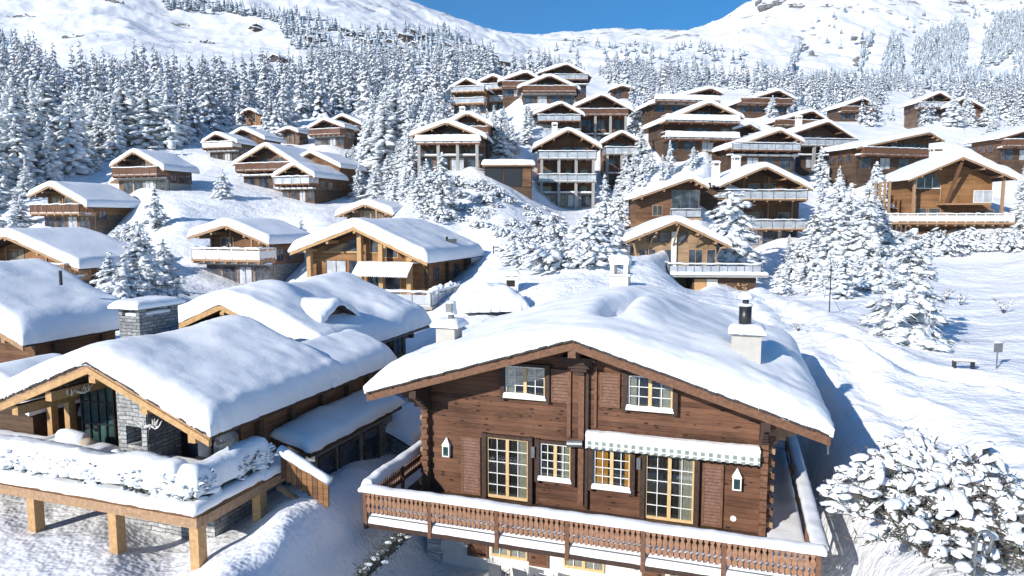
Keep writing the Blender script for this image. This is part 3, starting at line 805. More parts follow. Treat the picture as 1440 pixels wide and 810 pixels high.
# ------------------------------------------------------------------ golden chalet with the awning (H)
def chalet_H():
    h = HS['H']; root = empty('chalet', h['o'], h['yaw'])
    tag(root, 'golden timber chalet with glazed gable, white awning and snowy terrace in the middle distance', 'chalet')
    g = shell(root, h, 'timber_honey', 'timber_grey', ov=1.0, ex=1.0, rake='beam_gold', T=.85, snow_kw=dict(step=.22, amp=.12, rx=.6, ry=.5), recess=.8, depth=3)
    yw = g['yf']+g['rec']; zb = g['zb']
    # surfaces inside the deep gable
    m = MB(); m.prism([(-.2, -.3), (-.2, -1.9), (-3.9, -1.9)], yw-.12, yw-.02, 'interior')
    m = MB(); m.prism([(-3.8, -1.95), (-.25, -1.95), (-.25, -.55)], yw-.05, yw-.004, 'glass'); o = m.build('gable_glazing', root)
    m = MB(); m.bar((-3.95, yw-.07, -1.9), (-.15, yw-.07, -.42), .1, .12, 'beam_brown', up=(0, 1, 0)); m.bar((-4.1, yw-.07, -2.02), (-.1, yw-.07, -2.02), .12, .16, 'beam_gold'); m.build('glazing_frame', o)
    f = h['f']
    def px2(px, py): return f.hit(px, py, yw)
    window(root, px2(473, 380)[0], zb+.2, 1.9, 2.9, yw, 'beam_brown', 2, 1, mb_glass='glass_rail', name='glass_door')
    window(root, px2(497, 380)[0]+.2, zb+.2, 1.1, 2.9, yw, 'beam_brown', 1, 1, name='glass_door')
    for px in (528, 552): window(root, px2(px, 380)[0], zb+.1, 1.4, 2.5, yw, 'beam_gold', 1, 1, name='glass_door')
    for px in (530, 550): window(root, px2(px, 350)[0], -2.0 if px == 530 else -2.4, 1.2, 1.15 if px == 530 else .8, yw, 'beam_gold', 1, 1)
    for x in (-5.0, 0.0, 2.0, 4.6):
        m = MB(); m.box(x-.2, x+.2, g['yf']-.2, g['yf']+.2, zb, (g['sl'] if x < 0 else g['sr'])*abs(x)-.38, 'beam_gold'); m.build('post', root)
    # awning box and cloth
    ax0, az = f.hit(500, 368, .2); ax1, _ = f.hit(578, 372, .2)
    m = MB(); m.prism([(ax0, az-.12), (ax1, az-.12), (ax1, az), (ax0, az)], .6, yw, 'white')
    m.add([(ax0, .6, az), (ax1, .6, az), (ax1, -.5, az-.95), (ax0, -.5, az-.95), (ax0, .6, az-.03), (ax1, .6, az-.03), (ax1, -.5, az-.98), (ax0, -.5, az-.98)],
          [(0, 3, 2, 1), (4, 5, 6, 7), (0, 4, 7, 3), (1, 2, 6, 5), (2, 3, 7, 6)], 'canvas')
    n = 26
    for i in range(n):
        a = ax0+(ax1-ax0)*i/n; b = ax0+(ax1-ax0)*(i+1)/n; c = (a+b)/2
        m.add([(a, -.505, az-.96), (b, -.505, az-.96), (b, -.505, az-1.08), (c, -.505, az-1.2), (a, -.505, az-1.08)], [(0, 4, 3, 2, 1)], 'canvas')
    m.build('awning', root)
    # right long wall: log ends and windows
    for y in (4, 8.5): window(root, y, g['zr']-2.1, 1.0, 1.2, g['xr'], 'beam_brown', 2, 1, side='r')
    for y in (1.9, 6.2, 10.5): m = MB(); m.box(g['xr']-.05, g['xr']+.25, y-.14, y+.14, zb-1, g['zr']-.15, 'timber_shade'); m.build('log_ends', root)
    # terrace reaching out to the right
    x0, x1 = -1.5, g['xr']+2.6
    m = MB(); m.box(x0, x1, -2.6, yw-.02, zb-.25, zb, 'concrete'); m.box(x0+.4, x1-.3, -2.2, yw-.1, zb-3, zb-.251, 'timber_honey'); m.box(g['xr'], x1, yw-.02, 6, zb-.25, zb, 'concrete')
    m.box(g['xr'], x1-.3, yw, 5.8, zb-3, zb-.251, 'stone')
    t = m.build('terrace', root)
    railing(t, x0+.1, x1-.1, -2.5, 6, zb, 'glass', 'r', snow=.16)
    snow_on(t, x0+.2, x1-.2, -2.4, 1.6, zb+.003, .3, seed=4); snow_on(t, g['xr']+.1, x1-.2, 1.6, 5.9, zb+.003, .35, seed=6)
    window(root, 1.8, zb-2.0, 1.4, 1.0, -2.2, 'pine', 2, 1)
    m = MB(); x = g['wr']*.8; z = g['sr']*x
    m.tube([(x, 7.2, z), (x, 7.2, z+1.5)], .12, 'metal_dark'); m.box(x+.1, x+.9, 7.1, 7.3, z+1.0, z+1.3, 'metal_dark'); m.build('flue_pipe', root)
    for i, y in enumerate([-.8, .6, 2.0, 3.3, 4.7]):
        b = MB(); rs = np.random.default_rng(60+i)
        X, Y, Z = h['f'].wor(x1-.7, y, zb+.2)
        for j in range(7): lump(b, (rs.uniform(-.25, .25), rs.uniform(-.3, .3), .3+.18*j*.6), (1, rs.uniform(-1, 1), 0), .38, .34, .3, 'snow_lump', 1, .12, rs)
        b.box(-.3, .3, -.35, .35, 0, .35, 'concrete')
        o = b.build('snowy_planter', None, True, (X, Y, Z+h['o'][2]*0)); o.rotation_euler.z = -R(h['yaw'])
        tag(o, ['round snow-topped planter on the golden chalet\'s terrace corner, nearest of the row', 'second planter from the terrace corner of the golden chalet', 'middle snow-topped planter along the golden chalet\'s right terrace edge', 'fourth snow-topped planter back along the golden chalet\'s terrace edge', 'farthest snow-topped planter at the back end of the golden chalet\'s terrace edge'][i], 'planter', 'snowy planters along the terrace edge')
    return root
chalet_H()

# ------------------------------------------------------------------ garage (S)
def garage():
    h = HS['S']; root = empty('garage', h['o'], h['yaw'])
    tag(root, 'low flat-roofed garage with dark doors between two column chalets', 'garage')
    zb = h['zb']; wl, wr = h['wl'], h['wr']
    m = MB(); m.box(-wl+.4, wr-.4, .6, 6, zb-3, -.15, 'timber_shade'); m.build('wall', root)
    m = MB(); m.box(-wl, wr, 0, 6.4, -.15, .05, 'beam'); m.build('roof', root)
    for x in (-2.2, .6): 
        d = MB(); d.box(x-1.3, x+1.3, .52, .597, zb, -.5, 'metal_dark'); d.build('garage_door', root)
    d = MB(); d.box(2.1, wr-.5, .52, .597, zb, -.4, 'timber_mid'); d.build('door', root)
    snow_sheet(-wl-.1, wr+.1, -.1, 6.5, lambda X, Y: X*0+.05, .8, .5, .5, .15, 4, .3).build('roof_snow', root, True)
garage()

# ------------------------------------------------------------------ chalet at right with the long white balcony (AE)
def chalet_AE():
    h = HS['AE']; root = empty('chalet', h['o'], h['yaw'])
    tag(root, 'large honey timber chalet on the right with white railed wraparound balcony and white chimney', 'chalet')
    g = shell(root, h, 'timber_honey', 'timber_honey', ov=1.2, ex=1.3, rake='beam', T=.6, snow_kw=dict(step=.3), recess=1.6, depth=3)
    f = h['f']; yw = g['yf']+g['rec']
    bz = f.hit(1340, 303, -.6)[1]-.9
    x0 = f.hit(1250, 300, -.6)[0]; x1 = f.hit(1429, 300, -.6)[0]
    m = MB(); m.box(x0, x1, -.6, yw, bz-.25, bz, 'beam'); m.box(x0, x1, yw, 5, bz-.25, bz, 'beam')
    for k in range(14): x = x0+.3+(x1-x0-.6)*k/13; m.box(x-.09, x+.09, -.5, yw, bz-.5, bz-.251, 'beam')
    bo = m.build('balcony', root); railing(bo, x0+.05, x1-.05, -.5, 5, bz, 'white', h=1.05, snow=.12, step=1.2)
    for k in range(5): x = x0+.6+k*.6; m = MB(); m.bar((x, -.3, bz-.45), (x+1.6, yw+.1, bz-2.4), .14, .14, 'beam', up=(0, 1, 0)); m.build('brace', root)
    zb = g['zb']
    for cx in (-3.55, -1.75): window(root, cx, bz+.15, 1.45, 1.7, yw, 'beam', 1, 1, name='glass_door')
    m = MB(); m.prism([(-4.35, -3.75), (-1.15, -3.75), (-1.55, -2.6), (-2.1, -1.75), (-4.35, -2.45)], yw-.06, yw-.004, 'glass'); gz_ = m.build('window', root)
    m = MB()
    for cx in (-4.35, -3.3, -2.3): m.box(cx-.05, cx+.05, yw-.12, yw-.061, -3.75, -2.4, 'white')
    m.tube([(-1.15, yw-.1, -5.6), (-1.1, yw-.1, -3.75), (-1.5, yw-.1, -2.65), (-2.1, yw-.1, -1.7)], .07, 'beam', 6); m.box(-4.4, -1.1, yw-.13, yw-.06, -3.85, -3.72, 'white'); m.build('frame', gz_)
    m = MB(); m.box(-4.4, -1.2, yw-.09, yw-.004, -4.5, -4.0, 'timber_mid'); m.build('parapet_board', root)
    window(root, f.hit(1384, 255, yw)[0], bz+2.7, 2.4, 1.5, yw, 'white', 2, 1, mb_glass='glass_rail')
    window(root, f.hit(1386, 285, yw)[0], bz+.5, 2.2, 1.1, yw, 'beam', 2, 1)
    window(root, f.hit(1316, 315, yw)[0], zb+1.3, .8, .7, yw, 'beam', 1, 1)
    m = MB(); a = f.hit(1370, 268, yw-.2); m.box(-1.6, 4.2, .4, yw, bz+2.3, bz+2.5, 'beam'); m.build('upper_balcony', root)
    for px in (1285, 1410): x = f.hit(px, 270, 1.0)[0]; s_ = g['sl'] if x < 0 else g['sr']; m = MB(); m.box(x-.15, x+.15, .8, 1.1, bz, s_*abs(x)-.1, 'beam'); m.build('post', root)
    for i in range(4): m = MB(); m.box(x0+.25, x0+.5, .2+i*1.3, .45+i*1.3, bz, g['sl']*(g['wl']-.2)-.1, 'beam'); m.build('post', root)
    m = MB(); m.bar((.1, .5, -.5), (-.6, yw-.1, bz+1.6), .34, .3, 'beam_brown', up=(0, 1, 0)); m.build('brace', root)
    x = f.hit(1317, 220, 5)[0]
    chimney(root, x, 5, g['sl']*abs(x)-.3, 1.3, 1.5, 1.0, 'plaster')
chalet_AE()

# ------------------------------------------------------------------ chalet AG (glazed gable) and AI (long deck in front)
def chalet_AG():
    h = HS['AG']; root = empty('chalet', h['o'], h['yaw'])
    tag(root, 'chalet with tall dark glazed gable and long snowy left roof above the beige decked one', 'chalet')
    g = shell(root, h, 'timber_mid', 'timber_honey', ov=1.0, ex=.7, rake='beam', T=.6, recess=.5, depth=3)
    f = h['f']; yw = g['yf']+g['rec']
    x0 = f.hit(945, 290, yw)[0]; x1 = f.hit(982, 290, yw)[0]
    window(root, (x0+x1)/2, g['zb']+.6, x1-x0, 3.2, yw, 'metal_grey', 3, 2)
    b = MB(); b.box(x0-.3, x1+.3, .6, yw, g['zb']+.2, g['zb']+.5, 'beam'); bo = b.build('balcony', root); railing(bo, x0-.2, x1+.2, .7, yw, g['zb']+.5, 'glass', snow=.08)
    window(root, x0-1.8, g['zb']+.8, 1.1, 1.2, yw, 'beam', 2, 1)
    # second, higher ridge behind
    s_ = .42; w = 4.6; dx, dy, dz = 3.8, 5.5, .0
    m = MB(); m.prism([(dx-w+.8, g['zb']-2), (dx+w-.8, g['zb']-2), (dx+w-.8, dz-s_*(w-.8)), (dx, dz), (dx-w+.8, dz-s_*(w-.8))], dy+1, dy+6, 'timber_shade'); wo = m.build('wing', root)
    snow_sheet(dx-w, dx+w, dy, dy+7, lambda X, Y: dz+.02-s_*np.abs(X-dx), .7, .4, .4, .08, 5, .3, top=lambda X, Y: dz+.12-s_*np.sqrt((X-dx)**2+.3)).build('wing_snow', wo, True)
    chimney(root, 4.2, 5.0, -.5, 2.0, .9, .9, 'plaster')
chalet_AG()
def chalet_AI():
    h = HS['AI']; root = empty('chalet', h['o'], h['yaw'])
    tag(root, 'beige timber chalet right of centre with curved braces and a long snow-topped deck in front', 'chalet')
    g = shell(root, h, 'timber_beige', 'timber_grey', ov=1.0, ex=1.1, rake='beam', T=.6, snow_kw=dict(step=.25), recess=.8, depth=4)
    f = h['f']; yw = g['yf']+g['rec']
    dz = f.hit(1000, 382, -2.5)[1]-.3
    for px, w in ((905, .9), (915, .9), (942, 1.0), (978, 1.3), (1000, .8)): window(root, f.hit(px, 360, yw)[0], dz+.3, w, 1.9, yw, 'beam', 2 if w > 1 else 1, 1)
    for px in (918, 935, 958): window(root, f.hit(px, 330, yw)[0], -2.0, 1.1, .9, yw, 'beam_brown', 1, 1)
    for sgn, w, s_ in ((-1, g['wl'], g['sl']), (1, g['wr'], g['sr'])):
        m = MB()
        pts = [(sgn*(w-1.0), .9, dz+.6), (sgn*(w-1.3), .7, dz+1.4), (sgn*(w-.9), .4, s_*(w-.9)-.5), (sgn*(w-.35), .3, s_*(w-.35)-.15)]
        m.tube(pts, .13, 'beam', 6); m.build('brace', root)
    for x in (-.1, 2.2, -2.4): m = MB(); m.tube([(x, yw-.1, -2.5), (x+.1, .8, -1.6), (x+.4, .3, s_*abs(x)-.3)], .1, 'beam', 6); m.build('brace', root)
    x0 = f.hit(940, 370, -2.5)[0]; x1 = f.hit(1072, 378, -2.5)[0]
    m = MB(); m.box(x0, x1+.5, -2.6, yw, dz-.25, dz, 'concrete'); m.box(x0+2.5, x1-.3, -1.6, yw, dz-4.5, dz-.251, 'timber_shade'); bo = m.build('deck', root)
    railing(bo, x0+.1, x1-.1, -2.5, 3, dz, 'glass', h=.95, snow=.14, step=.8); snow_on(bo, x0+.2, x1+.6, -2.7, 1.5, dz+.003, .3, seed=9)
    for px, k in ((985, 'pine'), (1000, 'white')):
        d = MB(); x = f.hit(px, 400, -1.6)[0]; d.box(x-.6, x+.6, -1.68, -1.603, dz-2.8, dz-.5, 'beam_gold' if k == 'pine' else 'plaster'); d.build('cellar_door', root)
    d = MB()
    for i in range(40):
        x = f.hit(1020, 400, -1.6)[0]+rng.uniform(-.3, 2.2); z = dz-.9-rng.uniform(0, 1.4); d.tube([(x, -1.75, z), (x, -1.6, z)], .09, 'beam', 6)
    d.build('firewood', root)
    m = MB(); m.box(-.25, .25, yw-.25, yw-.003, dz, -1.0, 'white'); m.build('flue', root)
chalet_AI()
# ------------------------------------------------------------------ main chalet
def poly_window(root, x0, x1, z0, z1, cols, rows, name='window', door=False, curtain=None, shutters=(), sill=True, y=0.0, jamb=True, leafs=2):
    """two-leaf casement: pine centre posts, white glazing bars, dark jambs, snow on the sill"""
    f = MB(); w = .055
    pk = 'pine'
    f.box(x0, x0+w, y-.075, y-.004, z0, z1, pk if door else 'white'); f.box(x1-w, x1, y-.075, y-.004, z0, z1, pk); f.box(x0+w, x1-w, y-.075, y-.004, z1-w, z1, pk if door else 'white'); f.box(x0+w, x1-w, y-.078, y-.004, z0, z0+(w*1.6 if door else w), pk)
    xm = (x0+x1)/2
    f.box(xm-.055, xm+.055, y-.092, y-.01, z0+w, z1-w, pk)
    o = f.build(name, root)
    b = MB()
    for (a, c) in ((x0+w, xm-.055), (xm+.055, x1-w)):
        for i in range(1, cols): x = a+(c-a)*i/cols; b.box(x-.011, x+.011, y-.072, y-.05, z0+w, z1-w, 'white')
        for j in range(1, rows): z = z0+w+(z1-z0-2*w)*j/rows; b.box(a, c, y-.071, y-.051, z-.011, z+.011, 'white')
    b.build('glazing_bars', o)
    g = MB(); g.box(x0+w, x1-w, y-.048, y-.042, z0+w, z1-w, 'glass_clear'); g.build('pane', o)
    d = MB(); d.box(x0+.01, x1-.01, y-.008, y-.003, z0+.01, z1-.01, 'interior'); d.build('dark_backing', o)  # near-black board on the wall paints the dark of the room
    if curtain:
        c = MB()
        for (a, e, k) in curtain:
            n = max(4, int((e-a)/.028)); v = []
            for i in range(n+1):
                x = a+(e-a)*i/n; yy = y-.024+.011*math.sin(i*1.9)+.004*math.sin(i*.7)
                v += [(x, yy, z0+w+.01), (x, yy, z1-w)]
            c.add(v, [(2*i, 2*i+2, 2*i+3, 2*i+1) for i in range(n)], k)
        c.build('curtain', o, True)
    if sill:
        s = MB(); s.box(x0-.05, x1+.05, y-.2, y-.004, z0-.07, z0-.002, 'white'); so = s.build('sill', o)
        snow_sheet(x0-.03, x1+.03, y-.21, y-.095, lambda X, Y: X*0+z0, .10, .05, .05, .01, 3, .05, jag=.005).build('sill_snow', so, True)
    if jamb:
        j = MB(); j.box(x0-.16, x0-.004, y-.17, y-.002, z0-.15, z1+.12, 'beam_dark'); j.box(x1+.004, x1+.16, y-.17, y-.002, z0-.15, z1+.12, 'beam_dark'); j.box(x0-.16, x1+.16, y-.15, y-.002, z1+.004, z1+.1, 'beam_dark')
        j.build('jamb', o)
    return o
def shutter(root, x0, x1, z0, z1, y=0.0, key='shutter_wood'):
    m = MB(); m.box(x0, x1, y-.06, y-.004, z0, z1, key)
    n = int((z1-z0)/.11)
    for i in range(n):
        z = z0+.05+(z1-z0-.1)*(i+.5)/n; m.add([(x0+.07, y-.062, z-.05), (x1-.07, y-.062, z-.05), (x1-.07, y-.092, z-.03), (x0+.07, y-.092, z-.03), (x0+.07, y-.062, z+.034), (x1-.07, y-.062, z+.034)],
              [(0, 1, 2, 3), (3, 2, 5, 4)], key)
    m.box(x0, x0+.07, y-.085, y-.061, z0, z1, 'beam_brown'); m.box(x1-.07, x1, y-.085, y-.061, z0, z1, 'beam_brown'); m.box(x0+.07, x1-.07, y-.083, y-.061, z0, z0+.06, 'beam_brown'); m.box(x0+.07, x1-.07, y-.083, y-.061, z1-.06, z1, 'beam_brown')
    return m.build('shutter', root)
def clear_glass():
    m, nt, b = mat('clear_glass'); nt.nodes.remove(b)
    out = nt.nodes['Material Output']; tr = N(nt, 'ShaderNodeBsdfTransparent'); gl = N(nt, 'ShaderNodeBsdfGlossy'); gl.inputs['Roughness'].default_value = .03
    fr = N(nt, 'ShaderNodeFresnel', IOR=1.6); mx = N(nt, 'ShaderNodeMixShader'); tr.inputs[0].default_value = (.86, .9, .9, 1)
    f = math_n(nt, 'ADD', fr.outputs[0], vb=.05)
    nt.links.new(f, mx.inputs[0]); lk(nt, tr, 0, mx, 1); lk(nt, gl, 0, mx, 2); lk(nt, mx, 0, out, 'Surface')
    return m
M['glass_clear'] = clear_glass()

def chalet_main():
    root = empty('chalet', FA.o, FA.yaw)
    tag(root, 'large dark larch chalet in the foreground with carved balcony and striped green awning', 'chalet')
    xl, xr, s_, ap = -5.4, 5.6, .308, 5.72
    wl, wr = 6.95, 7.15
    zr = lambda x: ap-s_*abs(x)
    m = MB(); m.prism([(xl, -.25), (xr, -.25), (xr, zr(xr)-.05), (0, ap-.05), (xl, zr(xl)-.05)], 0, 10.4, 'timber_dark'); wall = m.build('wall', root)
    # staggered log ends at the corners and the joint logs in the middle
    for (cx, sg) in ((xl, -1), (xr, 1)):
        m = MB(); i = 0
        for z in np.arange(-.1, zr(5.5)-.25, .19):
            i += 1; a = .26 if i % 2 else .16
            m.box(cx-.10, cx+.10, -.05-a*.9, -.004, z+.01, z+.181, 'beam_brown')
            m.box(cx+.004*sg, cx+sg*(.12+a*.7), .02+.004*(i % 2), .2, z+.01, z+.181, 'beam' if i % 3 == 0 else 'beam_brown')
        m.build('log_ends', wall)
    m = MB(); m.box(-.02, .16, -.2, -.003, .35, 4.95, 'beam_brown'); m.box(.165, .29, -.13, -.003, .2, 5.1, 'beam_dark'); m.box(-.42, -.30, -.08, -.003, 2.5, 5.0, 'beam_brown'); m.box(.46, .54, -.07, -.003, 2.9, 4.9, 'beam_brown'); m.build('centre_post', root)  # dark strip stands for the gap by the post, shade as colour
    # white ground floor with a quoined corner
    m = MB(); m.box(xl+.12, xr-.05, .08, 10.2, -3.0, -.251, 'plaster'); gf = m.build('ground_floor', root)
    m = MB()
    for i in range(7):
        z = -2.85+.37*i; w_ = .62 if i % 2 else .5; m.box(xl-.08, xl-.08+w_, .02, .6, z, z+.35, 'quoin')
    m.build('quoins', gf)
    for x0, x1 in ((-3.08, -1.78), (-.52, .84)): poly_window(root, x0, x1, -1.97, -.95, 2, 2, y=.08, jamb=False, sill=False, door=True, curtain=[(x0+.06, x1-.06, 'curtain')])
    for x0, x1 in ((-3.95, -3.2), (-1.72, -1.04), (2.05, 2.75)): 
        m = MB(); m.box(x0, x1, .0, .075, -2.1, -.95, 'beam_brown'); m.box(x0+.08, x1-.08, -.012, -.001, -2.02, -1.03, 'timber_dark'); m.build('shutter', root)
    poly_window(root, 2.9, 3.9, -1.97, -.95, 2, 2, y=.08, jamb=False, sill=False, door=True, curtain=[(2.96, 3.84, 'curtain')])
    # windows of the two upper storeys
    poly_window(root, -2.52, -1.15, 3.74, 4.74, 2, 3, curtain=[(-2.46, -2.2, 'curtain')])
    poly_window(root, 1.53, 2.90, 3.68, 4.70, 2, 3, curtain=[(1.6, 1.8, 'curtain'), (2.5, 2.84, 'curtain')])
    poly_window(root, -3.18, -1.72, .16, 2.26, 2, 5, 'balcony_door', True, sill=False, curtain=[(-2.1, -1.8, 'curtain')])
    poly_window(root, 2.12, 3.60, .14, 2.24, 2, 5, 'balcony_door', True, sill=False, curtain=[(3.15, 3.54, 'curtain')])
    poly_window(root, -1.32, -.28, 1.06, 2.24, 2, 4, curtain=[(-.62, -.36, 'curtain')])
    poly_window(root, .47, 1.64, 1.0, 2.24, 2, 4, curtain=[(.56, .92, 'curtain_gold'), (1.46, 1.6, 'curtain_gold')])
    for a in ((-.97, -.34, 3.62, 4.72), (.64, 1.28, 3.6, 4.72), (-4.12, -3.42, .16, 2.18), (3.84, 4.46, .14, 2.12)): shutter(root, *a)
    for x in (-4.66, 4.85):     # box lanterns with a pointed hood
        m = MB(); m.box(x-.13, x+.13, -.16, -.003, 1.4, 1.8, 'white'); v = [(x-.15, -.18, 1.8), (x+.15, -.18, 1.8), (x+.15, -.002, 1.8), (x-.15, -.002, 1.8), (x, -.06, 2.08)]
        m.add(v, [(0, 3, 2, 1), (0, 1, 4), (1, 2, 4), (2, 3, 4), (3, 0, 4)], 'white'); o = m.build('wall_lantern', root)
        m = MB(); m.box(x-.09, x+.09, -.168, -.161, 1.45, 1.76, 'glass_green'); m.build('pane', o)
    for x in (-1.52, 1.92):
        m = MB(); m.box(x-.06, x+.06, -.25, -.18, 1.75, 2.12, 'metal_grey'); m.build('speaker', root)
    m = MB(); m.tube([(-.34, -.32, 2.38), (.16, -.32, 2.42)], .12, 'metal_grey', 12); m.box(-.14, -.02, -.3, -.15, 2.34, 2.44, 'metal_dark'); m.build('heater', root)
    m = MB(); m.tube([(4.78, -.03, .46), (4.78, -.002, .46)], .09, 'white', 12); m.build('wall_vent', root)
    # folded awning
    m = MB(); m.box(.26, 5.48, -.42, -.18, 2.70, 2.80, 'white'); aw = m.build('awning', root)
    m = MB(); n = 90; v = []
    for i in range(n+1):
        x = .27+5.2*i/n; sc_ = .045*abs(math.sin(i*math.pi/n*23)); yy = -.435-.012*math.sin(i*1.1)
        v += [(x, yy, 2.72), (x, yy-.02, 2.55), (x, yy-.01, 2.36-.045+sc_)]
    m.add(v, [(3*i+a, 3*i+a+1, 3*i+a+4, 3*i+a+3) for i in range(n) for a in (0, 1)], 'awning'); m.build('valance', aw)
    snow_sheet(.28, 5.46, -.43, -.19, lambda X, Y: X*0+2.80, .07, .1, .06, .02, 3, .08, jag=.005).build('awning_snow', aw, True)
    # roof: slab, rake boards, purlins with stepped consoles
    m = MB(); th = .18
    m.prism([(-wl, zr(wl)), (0, ap), (wr, zr(wr)), (wr, zr(wr)+th), (0, ap+th), (-wl, zr(wl)+th)], -1.26, 11.3, 'beam_dark'); roof = m.build('roof', root)
    m = MB()
    for (a, b) in ((-wl-.05, 0), (0, wr+.05)):
        m.prism([(a, zr(a)-.10), (b, zr(b)-.10), (b, zr(b)+th-.02), (a, zr(a)+th-.02)], -1.34, -1.262, 'beam_brown')
    m.build('rake_board', roof)
    m = MB(); rs = random.Random(4)                        # ragged stone tiles under the snow edge
    for sg, w_ in ((-1, wl), (1, wr)):
        x = 0
        while x < w_:
            d = rs.uniform(.1, .26); a, b = sorted((sg*x, sg*min(x+d*.93, w_))); za = rs.uniform(0, .03)
            m.prism([(a, zr(a)+th-.018+za), (b, zr(b)+th-.018+za), (b, zr(b)+th+.035+za), (a, zr(a)+th+.035+za)], -1.40-rs.uniform(0, .05), -1.2, 'rooftile'); x += d
    m.build('tile_edge', roof)
    m = MB(); m.box(-.12, .12, -1.3, .0, ap-.35, ap-.08, 'beam_brown')
    for k in range(5): m.box(-.55+.1*k, .55-.1*k, -.5+.06*k, -.004, ap-.62-.12*k, ap-.499-.12*k, 'beam_dark')
    m.box(-.11, .11, -.7, -.005, ap-.52, ap-.35, 'beam_dark'); m.build('console', root)
    for cx in (-5.35, 5.55):
        z = zr(cx)-.1; m = MB(); m.box(cx-.12, cx+.12, -1.25, -.004, z-.29, z-.03, 'beam_dark')
        for k in range(5): m.box(cx-.1-.005*k, cx+.1+.005*k, -1.0+.17*k, -.006, z-.421-.13*k, z-.29-.13*k, 'beam_dark')
        m.build('console', root)
    for sg in (1, -1):
        m = MB()
        for k in range(5):
            z = zr(5.55)-.12; w_ = 6.9-.24*k if sg > 0 else 6.6-.22*k; q = 5.62 if sg > 0 else 5.42
            m.box(sg*q, sg*w_, .05, .25, z-.451-.14*k, z-.31-.14*k, 'beam' if sg > 0 else 'beam_brown')
        m.build('console', root)
    m = MB(); m.tube([(wr-.03, -1.2, zr(wr)-.02), (wr-.03, 11, zr(wr)-.02)], .07, 'metal_dark', 8); m.tube([(-wl+.02, -1.2, zr(wl)-.02), (-wl+.02, 11, zr(wl)-.02)], .07, 'metal_dark', 8)
    m.tube([(wr+.02, -1.15, zr(wr)-.05), (wr+.03, -1.15, zr(wr)-.4)], .03, 'metal_grey', 6)
    m.build('gutter', roof)
    # the deep snow
    def extra(X, Y):
        t = .20*np.exp(-((X-1.2)/2.2)**2)*np.clip(Y/4, 0, 1)
        # a crease where two drifts meet on the right slope
        cx = .75+.12*(Y-4)+.15*np.sin(Y*1.2); gate = 1/(1+np.exp(-(Y-1.6)/.35))/(1+np.exp((Y-6.4)/.5))
        d = X-cx
        t = t-.72*gate*np.exp(-(np.where(d > 0, d/.5, d/.36))**2)+.24*gate*np.exp(-((d-1.0)/.7)**2)
        t = t+.40*np.exp(-((X-6.0)/.7)**2-((Y-3.4)/1.2)**2)+.18*np.exp(-((X-4.2)/.7)**2-((Y-1.5)/1.0)**2)
        t = t-.22*np.exp(-((X+5.5)/.7)**2-((Y-3.2)/1.0)**2)
        return t
    top = lambda X, Y: ap-s_*np.sqrt(X*X+.8)+th+.14
    snow_sheet(-wl-.14, wr+.14, -1.38, 11.5, lambda X, Y: ap-s_*np.abs(X)+th+.02, .78, .95, 1.25, .16, 12, .11, extra=extra, top=top, edge=.13, jag=.035, ns=.42,
               taper=lambda X, Y: .72+.28*np.clip((Y+1.4)/4, 0, 1)).build('roof_snow', root, True)
    # chimneys
    xa = FA.hit(1028, 500, 1.0)[0]; xb = FA.hit(1070, 500, 1.0)[0]
    m = MB(); m.box(xa, xb, 1.0, 1.8, 3.9, 5.95, 'plaster_grey'); c = m.build('chimney', root)
    m = MB(); m.box(xa-.08, xb+.1, .92, 1.9, 5.951, 6.0, 'lead'); m.build('cap_plate', c)
    snow_sheet(xa-.1, xb+.12, .9, 1.92, lambda X, Y: X*0+6.0, .26, .3, .3, .05, 6, .06, jag=.02).build('snow_cap', c, True)
    m = MB(); cx = (xa+xb)/2; m.tube([(cx-.05, 1.4, 6.1), (cx-.05, 1.4, 6.82)], .19, 'metal_dark', 16); m.tube([(cx-.05, 1.4, 6.83), (cx-.05, 1.4, 6.9)], .22, 'snow', 14); m.tube([(cx-.05, 1.4, 6.9), (cx-.05, 1.4, 7.05)], .1, 'metal_dark', 10); m.tube([(cx-.05, 1.4, 7.05), (cx-.05, 1.4, 7.12), (cx-.05, 1.4, 7.26)], [.24, .23, .12], 'snow', 14); m.build('flue_pipe', c, True)
    xa = FA.hit(613, 470, 2.0)[0]; xb = FA.hit(639, 470, 2.0)[0]
    m = MB(); m.box(xa, xb, 2.0, 2.75, 3.8, 5.55, 'plaster_grey'); c = m.build('chimney', root)
    snow_sheet(xa-.18, xb+.2, 1.85, 2.95, lambda X, Y: X*0+5.55, .28, .3, .3, .05, 8, .06, jag=.02).build('snow_cap', c, True)
    cx = (xa+xb)/2; m = MB(); m.tube([(cx+.1, 2.35, 5.7), (cx+.1, 2.35, 6.05)], .12, 'metal_grey', 12)
    m.tube([(cx+.1, 2.35, 6.0), (cx+.1, 2.35, 6.5)], [.24, .17], 'canvas', 14); m.box(cx-.02, cx+.22, 2.1, 2.2, 6.1, 6.42, 'metal_grey'); m.build('cowl', c)
    x0 = FA.hit(857, 400, 9)[0]; x1 = FA.hit(883, 400, 9)[0]; zt = FA.hit(870, 388, 9)[1]; z2 = FA.hit(870, 372, 9)[1]; z3 = FA.hit(870, 366, 9)[1]
    m = MB(); m.box(x0, x1, 9, 9.8, 5.2, zt, 'plaster'); c = m.build('chimney', root)
    m = MB(); m.box(x0-.1, x1+.1, 8.9, 9.9, zt, zt+.08, 'white')
    for a in (x0+.02, x1-.2): m.box(a, a+.18, 8.98, 9.82, zt+.081, z2, 'plaster')
    m.box(x0-.02, x1+.02, 8.94, 9.86, z2, z3, 'white'); m.build('chimney_cap', c)
    snow_sheet(x0-.06, x1+.06, 8.9, 9.9, lambda X, Y: X*0+z3, .22, .25, .25, .03, 9, .06, jag=.01).build('snow_cap', c, True)
    # balcony
    X0, X1, Y0 = -6.14, 6.86, -3.05
